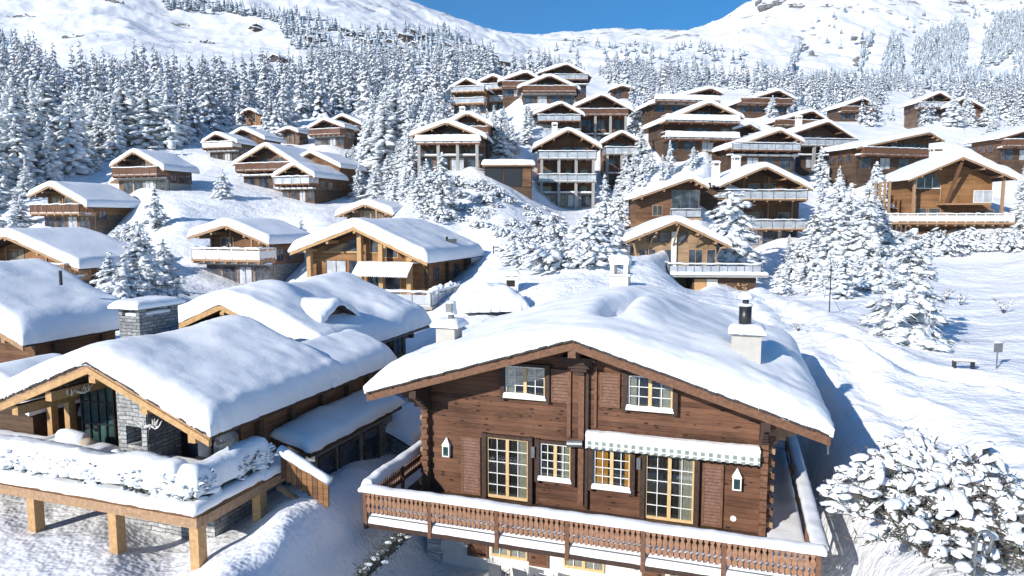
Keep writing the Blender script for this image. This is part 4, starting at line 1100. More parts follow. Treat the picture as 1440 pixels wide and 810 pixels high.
    m = MB(); m.box(X0, X1, Y0, -.01, -.16, -.01, 'timber_shade'); m.box(xr+.01, X1, -.01, 8.5, -.16, -.01, 'timber_shade'); m.box(X0, xl-.01, -.01, 7.0, -.16, -.01, 'timber_shade')
    m.box(X0-.03, X1+.03, Y0-.05, Y0-.002, -.13, .0, 'beam_dark'); bal = m.build('balcony', root); bal.location.z = .12
    posts = [-6.1, -3.92, -1.78, .32, 2.44, 4.54, 6.82]
    m = MB()
    for x in posts: m.box(x-.06, x+.06, Y0-.07, Y0+.05, -.18, 1.1, 'beam_brown')
    for (a, b) in zip(posts[:-1], posts[1:]):
        m.box(a+.06, b-.06, Y0-.04, Y0+.0, .40, .46, 'beam_brown'); m.box(a+.06, b-.06, Y0-.05, Y0+.02, 1.0, 1.06, 'beam_brown'); m.box(a+.06, b-.06, Y0-.02, Y0+.01, .22, .25, 'metal_grey')
    for x in (X0+.02, X1-.02):
        ye = 7.0 if x < 0 else 8.4; n = 4
        for k in range(1, n+1): y = Y0+(ye-Y0)*k/n; m.box(x-.05, x+.05, y-.05, y+.05, -.1, 1.1, 'beam_brown')
        m.box(x-.035, x+.035, Y0+.06, ye, .40, .46, 'beam_brown'); m.box(x-.035, x+.035, Y0+.06, ye, 1.0, 1.06, 'beam_brown')
    rail = m.build('railing', bal)
    def bal_panel(a, b, fixed, axis):
        m = MB(); n = int(round((b-a)/.148)); p = (b-a)/n
        prof = [(.36, .012), (.42, .058), (.50, .066), (.56, .030), (.60, .022), (.66, .060), (.74, .070), (.82, .058), (.88, .028), (.92, .05), (1.0, .068)]
        for i in range(n):
            c = a+p*(i+.5); L_ = [(c-w_, z) for z, w_ in prof]; R_ = [(c+w_, z) for z, w_ in prof[::-1]]
            poly = R_[::-1]+L_[::-1]
            if axis == 'x': m.prism(poly, fixed-.085, fixed-.055, 'baluster')
            else:
                q = len(poly); v = [(fixed-.013, u, z) for u, z in poly]+[(fixed+.013, u, z) for u, z in poly]
                m.add(v, [tuple(range(q)), tuple(range(2*q-1, q-1, -1))]+[(i2, (i2+1) % q, (i2+1) % q+q, i2+q) for i2 in range(q)], 'baluster')
        m.build('baluster_panel', rail)
    for (a, b) in zip(posts[:-1], posts[1:]): bal_panel(a+.06, b-.06, Y0, 'x')
    bal_panel(Y0+.1, 6.9, X0-.02, 'y'); bal_panel(Y0+.1, 8.3, X1+.02, 'y')
    Zc = lambda z: (lambda X, Y: X*0+z)
    snow_sheet(X0-.12, X1+.14, Y0-.20, Y0+.20, Zc(1.06), .15, .12, .16, .03, 3, .1, jag=.012).build('rail_snow', rail, True)
    snow_sheet(X1-.2, X1+.2, Y0+.1, 8.5, Zc(1.06), .17, .14, .14, .05, 5, .1, jag=.012).build('rail_snow', rail, True)
    snow_sheet(X0-.2, X0+.2, Y0+.1, 7.0, Zc(1.06), .28, .14, .14, .08, 7, .1, jag=.02).build('rail_snow', rail, True)
    snow_sheet(X0+.05, X1-.05, Y0-.03, Y0+.9, Zc(-.008), .30, .15, .3, .05, 8, .1, jag=.01).build('floor_snow', bal, True)
    snow_sheet(xr+.15, X1-.08, -2.4, 8.2, Zc(-.008), .12, .15, .3, .05, 9, .15, jag=.01).build('floor_snow', bal, True)
    for k in range(1, 4): 
        x = posts[k*2-1]; m = MB(); m.bar((x, Y0+.1, -.18), (x, .05, -1.0), .1, .12, 'beam_brown'); 
    return root
chalet_main()

# ------------------------------------------------------------------ patio chairs
def chair_proto():
    root = empty('garden_chair', (0, 0, 0)); m = MB()
    for sx in (-.24, .24):
        m.tube([(sx, -.25, 0), (sx, -.22, .62), (sx, .25, .62)], .014, 'metal_grey', 6); m.tube([(sx, .28, 0), (sx, .22, .42), (sx, .36, 1.0)], .014, 'metal_grey', 6)
    m.tube([(-.24, .36, 1.0), (.24, .36, 1.0)], .014, 'metal_grey', 6); m.build('frame', root)
    m = MB(); m.box(-.22, .22, -.22, .22, .41, .43, 'fabric'); m.build('seat', root)
    m = MB(); m.add([(-.22, .225, .46), (.22, .225, .46), (.22, .345, .98), (-.22, .345, .98), (-.22, .245, .46), (.22, .245, .46), (.22, .365, .98), (-.22, .365, .98)], [(0, 1, 2, 3), (7, 6, 5, 4), (0, 4, 5, 1), (3, 2, 6, 7)], 'lead'); m.build('backrest', root)
    m = MB(); lump(m, (0, 0, .44), (1, 0, 0), .24, .22, .16, 'snow_lump', 2, .05); m.build('seat_snow', root, True)
    return root
def copy_tree(o, parent=None):
    c = o.copy(); COL.objects.link(c)
    if parent: c.parent = parent
    for ch in list(o.children): copy_tree(ch, c)
    return c
ch0 = chair_proto()
for i, (px, py, lab) in enumerate([(703, 792, 'leftmost grey metal garden chair against the white wall below the carved balcony'), (738, 800, 'middle grey metal garden chair of the three below the carved balcony'), (776, 808, 'rightmost grey metal garden chair, barely in view below the carved balcony')]):
    o = ch0 if i == 0 else copy_tree(ch0)
    X, Y, Z = at(px, py, 20.9-.5*i); o.location = (X, Y, Z-.85); o.rotation_euler.z = R(150); tag(o, lab, 'chair', 'garden chairs below the balcony')

# ------------------------------------------------------------------ slate chalet with deck (B)
def chalet_B():
    o_ = FB.wor(-5.17, 1.3, 3.58); h = dict(o=o_, f=Frame(o_, 19), wl=4.15, zl=-1.60, wr=4.45, zr=-1.76, zb=.28-3.58, L=6.9, yaw=19)
    root = empty('chalet', o_, 19)
    tag(root, 'slate and timber chalet on the left with stone chimney and snow-covered deck on posts', 'chalet')
    f, sl, sr = roof_fn(h); wl, wr, L, zb = h['wl'], h['wr'], h['L'], h['zb']; th = .2
    X = lambda x: x+5.17          # deck frame -> house frame
    Yy = lambda y: y-1.3
    Zz = lambda z: z-3.58
    yw = 2.2; xr = wr-.75
    m = MB(); m.prism([(-wl+.9, zb), (xr, zb), (xr, sr*xr-.06), (0, -.06), (-wl+.9, sl*(wl-.9)-.06)], yw, 6.6, 'timber_mid'); m.prism([(1.2, zb), (xr, zb), (xr, sr*xr-.06), (2.4, sr*2.4-.06), (1.2, sr*2.4-.4)], 6.601, 10.3, 'timber_mid'); wall = m.build('wall', root)
    m = MB(); m.box(-wl+1, xr-.05, yw+.1, 6.5, zb-2.2, zb+.01, 'slate_light'); m.box(1.3, xr-.05, 6.501, 10.2, zb-2.2, zb+.01, 'slate_light'); m.box(-.2, xr+.25, .6, yw+.09, zb-2.2, zb-.3, 'slate_light'); m.build('foundation', root)
    m = MB(); m.prism([(-wl, sl*wl), (0, 0), (wr, sr*wr), (wr, sr*wr+th), (0, th), (-wl, sl*wl+th)], .06, L, 'timber_shade'); m.prism([(2.4, sr*2.4), (wr, sr*wr), (wr, sr*wr+th), (2.4, sr*2.4+th)], L+.001, 10.7, 'timber_shade'); ro = m.build('roof', root)
    m = MB()
    for (a, b, s_) in ((-wl-.05, 0, sl), (0, wr+.05, sr)):
        za, z2 = s_*abs(a), s_*abs(b)
        m.prism([(a, za-.13), (b, z2-.13), (b, z2+.06), (a, za+.06)], -.06, .055, 'beam_gold'); m.prism([(a, za+.065), (b, z2+.065), (b, z2+th), (a, za+th)], -.02, .055, 'beam')
    for x in (-wl+.7, -1.9, 0, 2.0, wr-.7): z = (sl if x < 0 else sr)*abs(x); m.box(x-.13, x+.13, .08, yw+.1, z-.45, z-.14, 'beam_gold')
    m.build('rake_board', ro)
    m = MB(); rs = random.Random(3)
    for sg, w_, s_ in ((-1, wl, sl), (1, wr, sr)):
        x = 0
        while x < w_:
            d = rs.uniform(.08, .2); a, b = sorted((sg*x, sg*min(x+d*.9, w_))); q = rs.uniform(0, .03)
            m.prism([(a, s_*abs(a)+th-.018+q), (b, s_*abs(b)+th-.018+q), (b, s_*abs(b)+th+.03+q), (a, s_*abs(a)+th+.03+q)], -.08-rs.uniform(0, .04), .1, 'rooftile'); x += d
    y = 0
    while y < 10.6:
        d = rs.uniform(.12, .3); m.box(wr-.1, wr+.05+rs.uniform(0, .06), y, y+d*.9, sr*wr+th-.05, sr*wr+th+.03, 'rooftile'); y += d
    m.build('tile_edge', ro)
    def ex(Xa, Ya): return .18*np.exp(-((Xa-.2)/1.2)**2-((Ya-6)/1.5)**2)+.12*np.exp(-((Xa-3)/1.0)**2)*np.clip(Ya/3, 0, 1)-.2*np.exp(-((Xa-.6)/.9)**2-((Ya-3.0)/.8)**2)
    snow_sheet(-wl-.12, wr+.14, -.1, L+.15, lambda Xa, Ya: f(Xa, Ya)+th+.02, .62, .42, .7, .13, 21, .11, extra=ex, top=lambda Xa, Ya: soft_roof(sl, sr, .8)(Xa, Ya)+th+.13, edge=.10, jag=.035, ns=.45).build('roof_snow', root, True)
    snow_sheet(2.3, wr+.14, L-.9, 10.85, lambda Xa, Ya: f(Xa, Ya)+th+.02, .60, .5, .6, .13, 22, .11, top=lambda Xa, Ya: soft_roof(sl, sr, .8)(Xa, Ya)+th+.11, edge=.10, jag=.04, ns=.5).build('roof_snow', root, True)
    # stone chimney with a slab roof on short legs
    fr = h['f']; 
    yc = 3.2; a = fr.hit(173, 470, yc)[0]; b = fr.hit(198, 490, yc)[0]
    ch = .95; zt = fr.hit(198, 446, yc)[1]
    x0, x1, y0, y1 = b-.95, b, yc, yc+1.75
    m = MB(); m.box(x0, x1, y0, y1, -1.2, zt, 'slate'); c = m.build('chimney', root)
    m = MB()
    for xx in (x0, x1-.16):
        for yy in (y0, y1-.3): m.box(xx, xx+.16, yy, yy+.3, zt+.001, zt+.24, 'slate')
    m.box(x0-.1, x1+.1, y0-.12, y1+.1, zt+.24, zt+.30, 'lead'); m.build('chimney_cap', c)
    snow_sheet(x0-.22, x1+.18, y0-.25, y1+.2, lambda X_, Y_: X_*0+zt+.3, .26, .3, .3, .05, 13, .07, jag=.03).build('snow_cap', c, True)
    snow_sheet(x0+.05, x1-.05, y0+.1, y1-.05, lambda X_, Y_: X_*0+zt+.002, .14, .2, .2, .05, 14, .08, jag=.01).build('snow_cap', c, True)
    # facade: glass doors, fireplace tower, dark glazing
    def hx(px, py=590): return fr.hit(px, py, yw)[0]
    g0, g1 = hx(118), hx(163)
    m = MB(); m.box(g0, g1, yw-.03, yw-.01, zb, zb+2.3, 'glass_green'); gd = m.build('glass_doors', root)
    m = MB()
    for i in range(5): x = g0+(g1-g0)*i/4; m.box(x-.03, x+.03, yw-.08, yw-.031, zb, zb+2.3, 'metal_dark')
    for z in (.0, .75, 1.5, 2.3): m.box(g0, g1, yw-.075, yw-.032, zb+z-.02, zb+z+.02, 'metal_dark')
    m.build('door_frame', gd)
    t0, t1 = fr.hit(167, 620, .8)[0], fr.hit(207, 620, .8)[0]
    m = MB(); top = lambda x: (sl if x < 0 else sr)*abs(x)-.12
    o0 = t0+.28*(t1-t0); o1 = t0+.82*(t1-t0)
    zo0 = fr.hit(190, 626, .8)[1]; zo1 = fr.hit(190, 600, .8)[1]; zl1 = fr.hit(190, 636, .8)[1]
    m.box(t0, o0, .8, yw-.1, zb-.3, top(t0), 'slate_light'); m.box(o1, t1, .8, yw-.1, zb-.3, top(t1), 'slate_light')
    m.prism([(o0, zo1), (o1, zo1), (o1, top(o1)), (o0, top(o0))], .8, yw-.1, 'slate_light'); m.box(o0, o1, .8, yw-.1, zl1, zo0, 'slate_light')
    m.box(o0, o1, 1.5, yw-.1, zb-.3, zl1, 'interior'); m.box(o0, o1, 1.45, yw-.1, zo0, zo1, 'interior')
    m.box(t1, t1+.03, .84, yw-.1, zb-.3, top(t1)-.2, 'slate')  # thin darker slate skin paints shade on the tower's right side
    fp = m.build('fireplace', root)
    m = MB()
    for i in range(14): m.tube([(o0+.05+(o1-o0-.1)*rs.random(), .95+.3*rs.random(), zb-.1+.08*(i % 4)), (o0+.05+(o1-o0-.1)*rs.random(), 1.2, zb-.05+.08*(i % 4))], .05, 'beam_gold', 6)
    m.build('firewood', fp)
    m = MB(); m.box(t1+.1, xr-.05, yw-.03, yw-.01, zb, sr*xr-.2, 'glass'); dg = m.build('window', root)
    m = MB()
    for x in (t1+.15, (t1+xr)/2, xr-.1): m.box(x-.05, x+.05, yw-.1, yw-.031, zb, sr*xr-.2, 'metal_dark')
    m.box(t1+.1, xr-.05, yw-.11, yw-.031, zb, zb+.08, 'metal_dark'); m.build('frame', dg)
    for px in (79, 104):
        x = hx(px); m = MB(); m.box(x-.12, x+.12, yw-.25, yw-.002, zb, (sl if x < 0 else sr)*abs(x)-.15, 'beam_gold'); m.build('post', root)
    # long side: posts, gutter and lean-to
    for y in (2.9, 4.6, 6.4, 8.2, 9.7): m = MB(); m.box(xr-.02, xr+.22, y-.1, y+.1, zb-.4, sr*xr-.15, 'timber_shade'); m.build('log_ends', wall)
    lx0, lx1 = xr+.02, xr+1.55; lz = fr.hitz if False else zb+.35
    m = MB(); m.box(lx0, lx1-.25, 4.2, 9.6, zb-2.2, lz-.35, 'slate'); an = m.build('annexe', root)
    m = MB(); m.prism([(lx0, lz), (lx1, lz-.45), (lx1, lz-.3), (lx0, lz+.15)], 3.6, 10, 'timber_shade'); m.build('annexe_roof', an)
    snow_sheet(lx0-.0, lx1+.12, 3.5, 10.1, lambda X_, Y_: lz+.16-.24*(X_-lx0), .36, .3, .35, .14, 31, .12, jag=.05).build('annexe_snow', an, True)
    for y, w_ in ((4.9, .9), (6.3, 1.2), (7.9, 1.0)): window(an, y, zb-1.95, w_, 1.5, lx1-.25, 'timber_shade', 1, 1, side='r', name='door')
    # deck
    dz = .28; bz = 0
    m = MB(); XL = -21
    m.box(X(XL), X(0), Yy(0), Yy(3.6), Zz(dz-.12), Zz(dz), 'timber_mid'); m.box(X(XL), X(0), Yy(-.02), Yy(.2), Zz(-.12), Zz(dz-.121), 'beam'); m.box(X(-.2), X(.02), Yy(.201), Yy(4.2), Zz(-.12), Zz(dz-.121), 'beam')
    for k in range(9): x = -1.6-2.1*k; m.box(X(x-.09), X(x+.09), Yy(.25), Yy(3.4), Zz(-.1), Zz(dz-.122), 'beam')
    deck = m.build('deck', root)
    spots = [(-.18, .1)]+[(FB.hit(px, py, .1)[0], .1) for px, py in ((158, 700), (44, 690))]+[(-11.5, .1), (-15, .1), (-.2, 2.6), (-2.6, 2.4), (-5.6, 2.4), (-8.2, 2.4), (-11, 2.4)]
    for (x, y) in spots:
        p = MB(); p.box(X(x-.15), X(x+.15), Yy(y-.06), Yy(y+.24), Zz(-1.9), Zz(-.122), 'beam_gold'); p.build('deck_post', deck)
    snow_sheet(X(XL), X(.05), Yy(-.1), Yy(3.0), lambda X_, Y_: X_*0+Zz(dz), .26, .2, .12, .10, 41, .15, jag=.03).build('deck_snow', deck, True)
    snow_sheet(X(-.9), X(.12), Yy(2.6), Yy(4.4), lambda X_, Y_: X_*0+Zz(dz), .2, .2, .2, .08, 42, .15, jag=.03).build('deck_snow', deck, True)
    # stair down to the right with boarded parapet
    m = MB(); a = (X(.05), Yy(3.6)); n = 9
    for i in range(n):
        x = X(.15+.19*i); z = Zz(dz+.2-.085*i); m.box(x, x+.17, Yy(3.3), Yy(3.36), z-.40, z+.45, 'timber_honey' if i % 3 else 'timber_mid')
    st = m.build('stair_parapet', root)
    m = MB(); m.bar((X(0), Yy(3.33), Zz(dz-.5)), (X(2.0), Yy(3.33), Zz(dz-1.36)), .12, .16, 'beam', up=(0, 1, 0)); m.build('stringer', st)
    m = MB(); pts = [(X(.1+.3*i), Yy(3.33), Zz(dz+.73-.134*i)) for i in range(7)]; m.tube(pts, [.13+.05*rng.random() for _ in pts], 'snow_lump', 8); m.build('parapet_snow', st, True)
    return root
chalet_B()
def hedge(x0, x1, y0, y1, ht, label, seed):
    """clipped evergreen hedge on the deck, buried under snow"""
    o = empty('hedge', FB.wor(0, 0, 0), 19); tag(o, label, 'hedge', 'snowed-in hedges along the deck')
    rs = np.random.default_rng(seed); z0 = .28
    m = snow_sheet(x0, x1, y0, y1, lambda X_, Y_: X_*0+z0+.42, ht-.42, .28, .28, .16, seed, .09, jag=.07, edge=.08, ns=.9, key='snow_lump'); 
    m.build('snow_cover', o, True)
    m = MB()
    m.box(x0+.16, x1-.16, y0+.16, y1-.16, z0+.02, z0+.5, 'leaf')
    per = []
    if x1-x0 > y1-y0: per = [(rs.uniform(x0, x1), y0+.1, (0, -1)) for _ in range(int((x1-x0)*60))]+[(rs.uniform(x0, x1), y1-.1, (0, 1)) for _ in range(int((x1-x0)*10))]
    else: per = [(x1-.1, rs.uniform(y0, y1), (1, 0)) for _ in range(int((y1-y0)*70))]+[(rs.uniform(x0, x1), y0+.1, (0, -1)) for _ in range(90)]
    for (x, y, nrm) in per:
        z = z0+rs.uniform(.03, .80)
        if vnoise(x*1.3+y, z*2., seed) < -.25: continue
        d = Vector((nrm[0]*.6+rs.normal()*.35, nrm[1]*.6+rs.normal()*.35, rs.uniform(-.2, .9))).normalized(); L_ = rs.uniform(.10, .26)
        p = Vector((x, y, z)); s_ = d.cross(Vector((0, 0, 1))).normalized()*.04
        m.add([tuple(p-s_), tuple(p+s_), tuple(p+d*L_*.6+s_), tuple(p+d*L_), tuple(p+d*L_*.6-s_)], [(0, 1, 2, 3, 4)], 'leaf')
        if rs.random() < .35: lump(m, tuple(p+d*L_*.5+Vector((0, 0, .03))), d, .09+.08*rs.random(), .07, .06, 'snow_lump', 1, .15, rs)
    m.build('leaves', o)
    if x1-x0 > y1-y0:
        m = MB()
        for k in range(int((x1-x0)*3.2)):
            x = rs.uniform(x0, x1); lump(m, (x, y0+rs.uniform(-.05, .15), z0+rs.uniform(.0, .5)), (1, 0, 0), rs.uniform(.1, .3), .14, rs.uniform(.08, .2), 'snow_lump', 1, .15, rs)
    else:
        m = MB()
        for k in range(int((y1-y0)*3.2)):
            y = rs.uniform(y0, y1); lump(m, (x1+rs.uniform(-.12, .05), y, z0+rs.uniform(.0, .5)), (0, 1, 0), rs.uniform(.1, .25), .14, rs.uniform(.08, .2), 'snow_lump', 1, .15, rs)
    m.build('snow_clumps', o, True)
hedge(-19, -.95, .15, 1.05, 1.10, 'long snowed-in hedge along the front edge of the slate chalet\'s deck', 5)
hedge(-.92, -.1, .12, 3.3, 1.12, 'short snowed-in hedge along the right edge of the slate chalet\'s deck', 6)
def sofa():
    o = empty('outdoor_sofa', FB.wor(-6.6, 2.0, .28), 19); tag(o, 'outdoor sofa buried in snow before the slate chalet\'s glass doors', 'sofa')
    m = MB(); m.box(-1.7, 1.1, -.5, .5, 0, .38, 'white'); m.box(-1.7, -1.5, -.5, .5, .38, .62, 'white'); m.build('base', o)
    snow_sheet(-1.68, 1.08, -.5, .5, lambda X, Y: X*0+.38, .2, .2, .2, .05, 4, .08).build('seat_snow', o, True)
    m = MB(); m.tube([(-1.2, .25, .68), (-.9, .25, .7), (-.1, .22, .68)], [.2, .24, .2], 'snow_lump', 12); m.build('cushion', o, True)
    m = MB(); lump(m, (.15, .1, .58), (1, .4, .2), .24, .2, .2, 'fabric', 2, .05); m.build('pillow', o, True)
    o2 = empty('snowy_planter', FB.wor(-4.9, 1.85, .28), 19); tag(o2, 'small square planter with snow beside the slate chalet\'s outdoor fireplace', 'planter')
    m = MB(); m.box(-.2, .2, -.2, .2, 0, .45, 'white'); m.build('pot', o2); m = MB(); lump(m, (0, 0, .45), (1, 0, 0), .22, .2, .2, 'snow_lump', 2, .06); m.build('snow_cap', o2, True)
sofa()
def branch_lamp(x, y, z, s, label):
    o = MB(); rs = np.random.default_rng(int(abs(x)*10))
    for k in range(12):
        a = rs.uniform(0, 6.28); L_ = s*rs.uniform(.6, 1); pts = [(0, 0, 0)]
        for i in range(1, 5): t = i/4; pts.append((math.cos(a+.3*t)*L_*t, math.sin(a+.3*t)*L_*t*.6, s*(.1-.35*math.sin(t*2.2)+.35*t*t)))
        o.tube(pts, [.035, .03, .024, .018, .01], 'white', 5)
        p = pts[3]; o.tube([p, (p[0]+rs.normal()*.1, p[1]+rs.normal()*.1, p[2]+.2*s)], [.018, .008], 'white', 5)
    o.tube([(0, 0, 0), (0, 0, .5*s)], .015, 'metal_dark', 5)
    ob = o.build('branch_chandelier', None, False, FB.wor(x, y, z), 19); tag(ob, label, 'chandelier', 'branch chandeliers under the roof')
branch_lamp(-7.0, 2.2, 2.55, .85, 'larger white branch chandelier hanging left under the slate chalet\'s gable')
branch_lamp(-3.3, 1.7, 1.9, .6, 'smaller white branch chandelier hanging right of the outdoor fireplace')
# garden wall and hut left of the deck
def garden_wall():
    o = empty('garden_wall', FB.wor(-11.5, 5.0, -.1), 19); tag(o, 'dark low garden wall topped with deep snow behind the deck at the far left', 'wall')
    m = MB(); m.box(-5, 1.6, 0, .5, -1.2, .8, 'slate'); m.build('masonry', o)
    snow_sheet(-5.1, 1.8, -.2, 1.5, lambda X, Y: X*0+.8, .5, .4, .4, .15, 5, .12, jag=.06).build('snow_cap', o, True)
garden_wall()

# ------------------------------------------------------------------ chalet C with dormer, and D1
def chalet_C():
    h = HS['C']; root = empty('chalet', h['o'], h['yaw']); tag(root, 'timber chalet with a snow-covered dormer, right behind the stone chimney', 'chalet')
    def ex(X, Y): return .12*np.sin(Y*.9)+.3*np.exp(-((X-1.0)/1.1)**2-((Y-3.0)/1.1)**2)-.15*np.exp(-((Y-6.5)/.8)**2)
    g = shell(root, h, 'timber_mid', 'timber_shade', ov=1.0, ex=1.0, rake='beam_gold', T=.72, snow_kw=dict(step=.13, amp=.16, rx=.6, ry=.55, extra=ex, jag=.04), recess=.5, depth=3.5)
    f = h['f']; yw = g['yf']+g['rec']
    # dormer: dark boxed opening under its own slab of snow
    x0, x1, yd, hw, q = 1.2, 4.1, 3.0, 1.6, .5; za = g['sr']*x1+1.45+.16
    def dorm(xa, xb, w_, t0, t1, k):
        m = MB(); v = []
        for x in (xa, xb): v += [(x, yd-w_, za-q*w_+t0), (x, yd, za+t0), (x, yd+w_, za-q*w_+t0), (x, yd+w_, za-q*w_+t1), (x, yd, za+t1), (x, yd-w_, za-q*w_+t1)]
        m.add(v, [(0, 1, 2, 3, 4, 5), (11, 10, 9, 8, 7, 6)]+[(i, i+6, (i+1) % 6+6, (i+1) % 6) for i in range(6)], k); return m
    m = MB(); v = []
    for x in (x0, x1-.3): v += [(x, yd-hw+.2, g['sr']*x1-.1), (x, yd-hw+.2, za-q*(hw-.2)-.05), (x, yd, za-.05), (x, yd+hw-.2, za-q*(hw-.2)-.05), (x, yd+hw-.2, g['sr']*x1-.1)]
    m.add(v, [(0, 1, 2, 3, 4), (9, 8, 7, 6, 5)]+[(i, i+5, (i+1) % 5+5, (i+1) % 5) for i in range(5)], 'timber_shade'); d = m.build('dormer', root)
    m = MB(); m.box(x1-.31, x1-.27, yd-1.0, yd+1.0, g['sr']*x1+.4, za-.62, 'interior'); m.build('window', d)  # near-black plate paints the darkness inside the dormer
    dorm(x0, x1, hw, -.05, .06, 'beam_dark').build('dormer_roof', d)
    snow_sheet(x0-.6, x1+.12, yd-hw-.1, yd+hw+.1, lambda X, Y: za+.065-q*np.abs(Y-yd), .46, .42, .4, .10, 8, .09, jag=.05, edge=.08, top=lambda X, Y: za+.14-q*np.sqrt((Y-yd)**2+.25)).build('dormer_snow', d, True)
    m = MB(); rs = random.Random(8)
    for i in range(60):
        x = rs.uniform(.6, 3.6); m.tube([(x, yw-.25, g['sr']*x-.5-rs.random()*.5), (x, yw-.01, g['sr']*x-.5-rs.random()*.5)], .06, 'beam', 5)
    m.build('firewood', root)
    for y in (1.6, 4.5, 7.4, 10): m = MB(); m.box(g['xr']-.02, g['xr']+.25, y-.12, y+.12, g['zb'], g['zr']-.12, 'timber_shade'); m.build('log_ends', root)
    m = MB(); m.tube([(g['wr']+.08, .1, g['sr']*g['wr']), (g['wr']+.08, h['L'], g['sr']*g['wr'])], .07, 'metal_dark', 8); m.build('gutter', root)
    for y in (3.4, 6.0, 8.6): window(root, y, g['zr']-1.7, 1.0, 1.0, g['xr'], 'timber_shade', 2, 1, side='r')
chalet_C()
def chalet_D1():
    h = HS['D1']; root = empty('chalet', h['o'], h['yaw']); tag(root, 'chalet at the left edge whose huge smooth snow roof has a tiny vent pipe', 'chalet')
    g = shell(root, h, 'timber_mid', 'timber_shade', ov=.8, ex=.8, rake='beam', T=.85, snow_kw=dict(step=.16, amp=.14, rx=.9, ry=.6), recess=.3, depth=3.5)
    for y in (2.0, 4.4, 7): m = MB(); m.box(g['xr']-.02, g['xr']+.2, y-.1, y+.1, g['zb'], g['zr']-.12, 'timber_shade'); m.build('log_ends', root)
    f = h['f']; x, z = f.hit(85, 386, 3.2); m = MB(); m.tube([(x, 3.2, z-.5), (x, 3.2, z+.18)], .07, 'metal_dark', 8); m.build('vent_pipe', root)
chalet_D1()
def hut(name, label, ap, D, w, sl_, L, T, wood, yaw=18, depth=2.2, door=False):
    o = at(*ap, D); root = empty(name, o, yaw); tag(root, label, 'shed')
    m = MB(); m.prism([(-w+.25, -depth), (w-.25, -depth), (w-.25, -sl_*(w-.25)-.03), (0, -.03), (-w+.25, -sl_*(w-.25)-.03)], .3, L-.2, wood); m.build('wall', root)
    m = MB(); m.prism([(-w, -sl_*w), (0, 0), (w, -sl_*w), (w, -sl_*w+.1), (0, .1), (-w, -sl_*w+.1)], 0, L, 'beam_dark'); m.build('roof', root)
    snow_sheet(-w-.06, w+.06, -.06, L+.06, lambda X, Y: .11-sl_*np.abs(X), T, .3, .3, .08, int(ap[0]) % 50, .12, jag=.04, top=lambda X, Y: .2-sl_*np.sqrt(X*X+.2)).build('roof_snow', root, True)
    if door: m = MB(); m.box(-.45, .35, .2, .297, -depth, -.4, 'beam_dark'); m.build('door', root)
    return root
hut('stone_shed', 'little gabled stone shed under snow between the slate chalet and the carved balcony', (533, 604), 27.5, 1.5, .45, 5, .3, 'slate', depth=3.2, door=True)
hut('timber_hut', 'low snow-buried roof at the very left edge behind the deck', (-22, 540), 24, 2.1, .5, 3.0, .6, 'timber_shade')
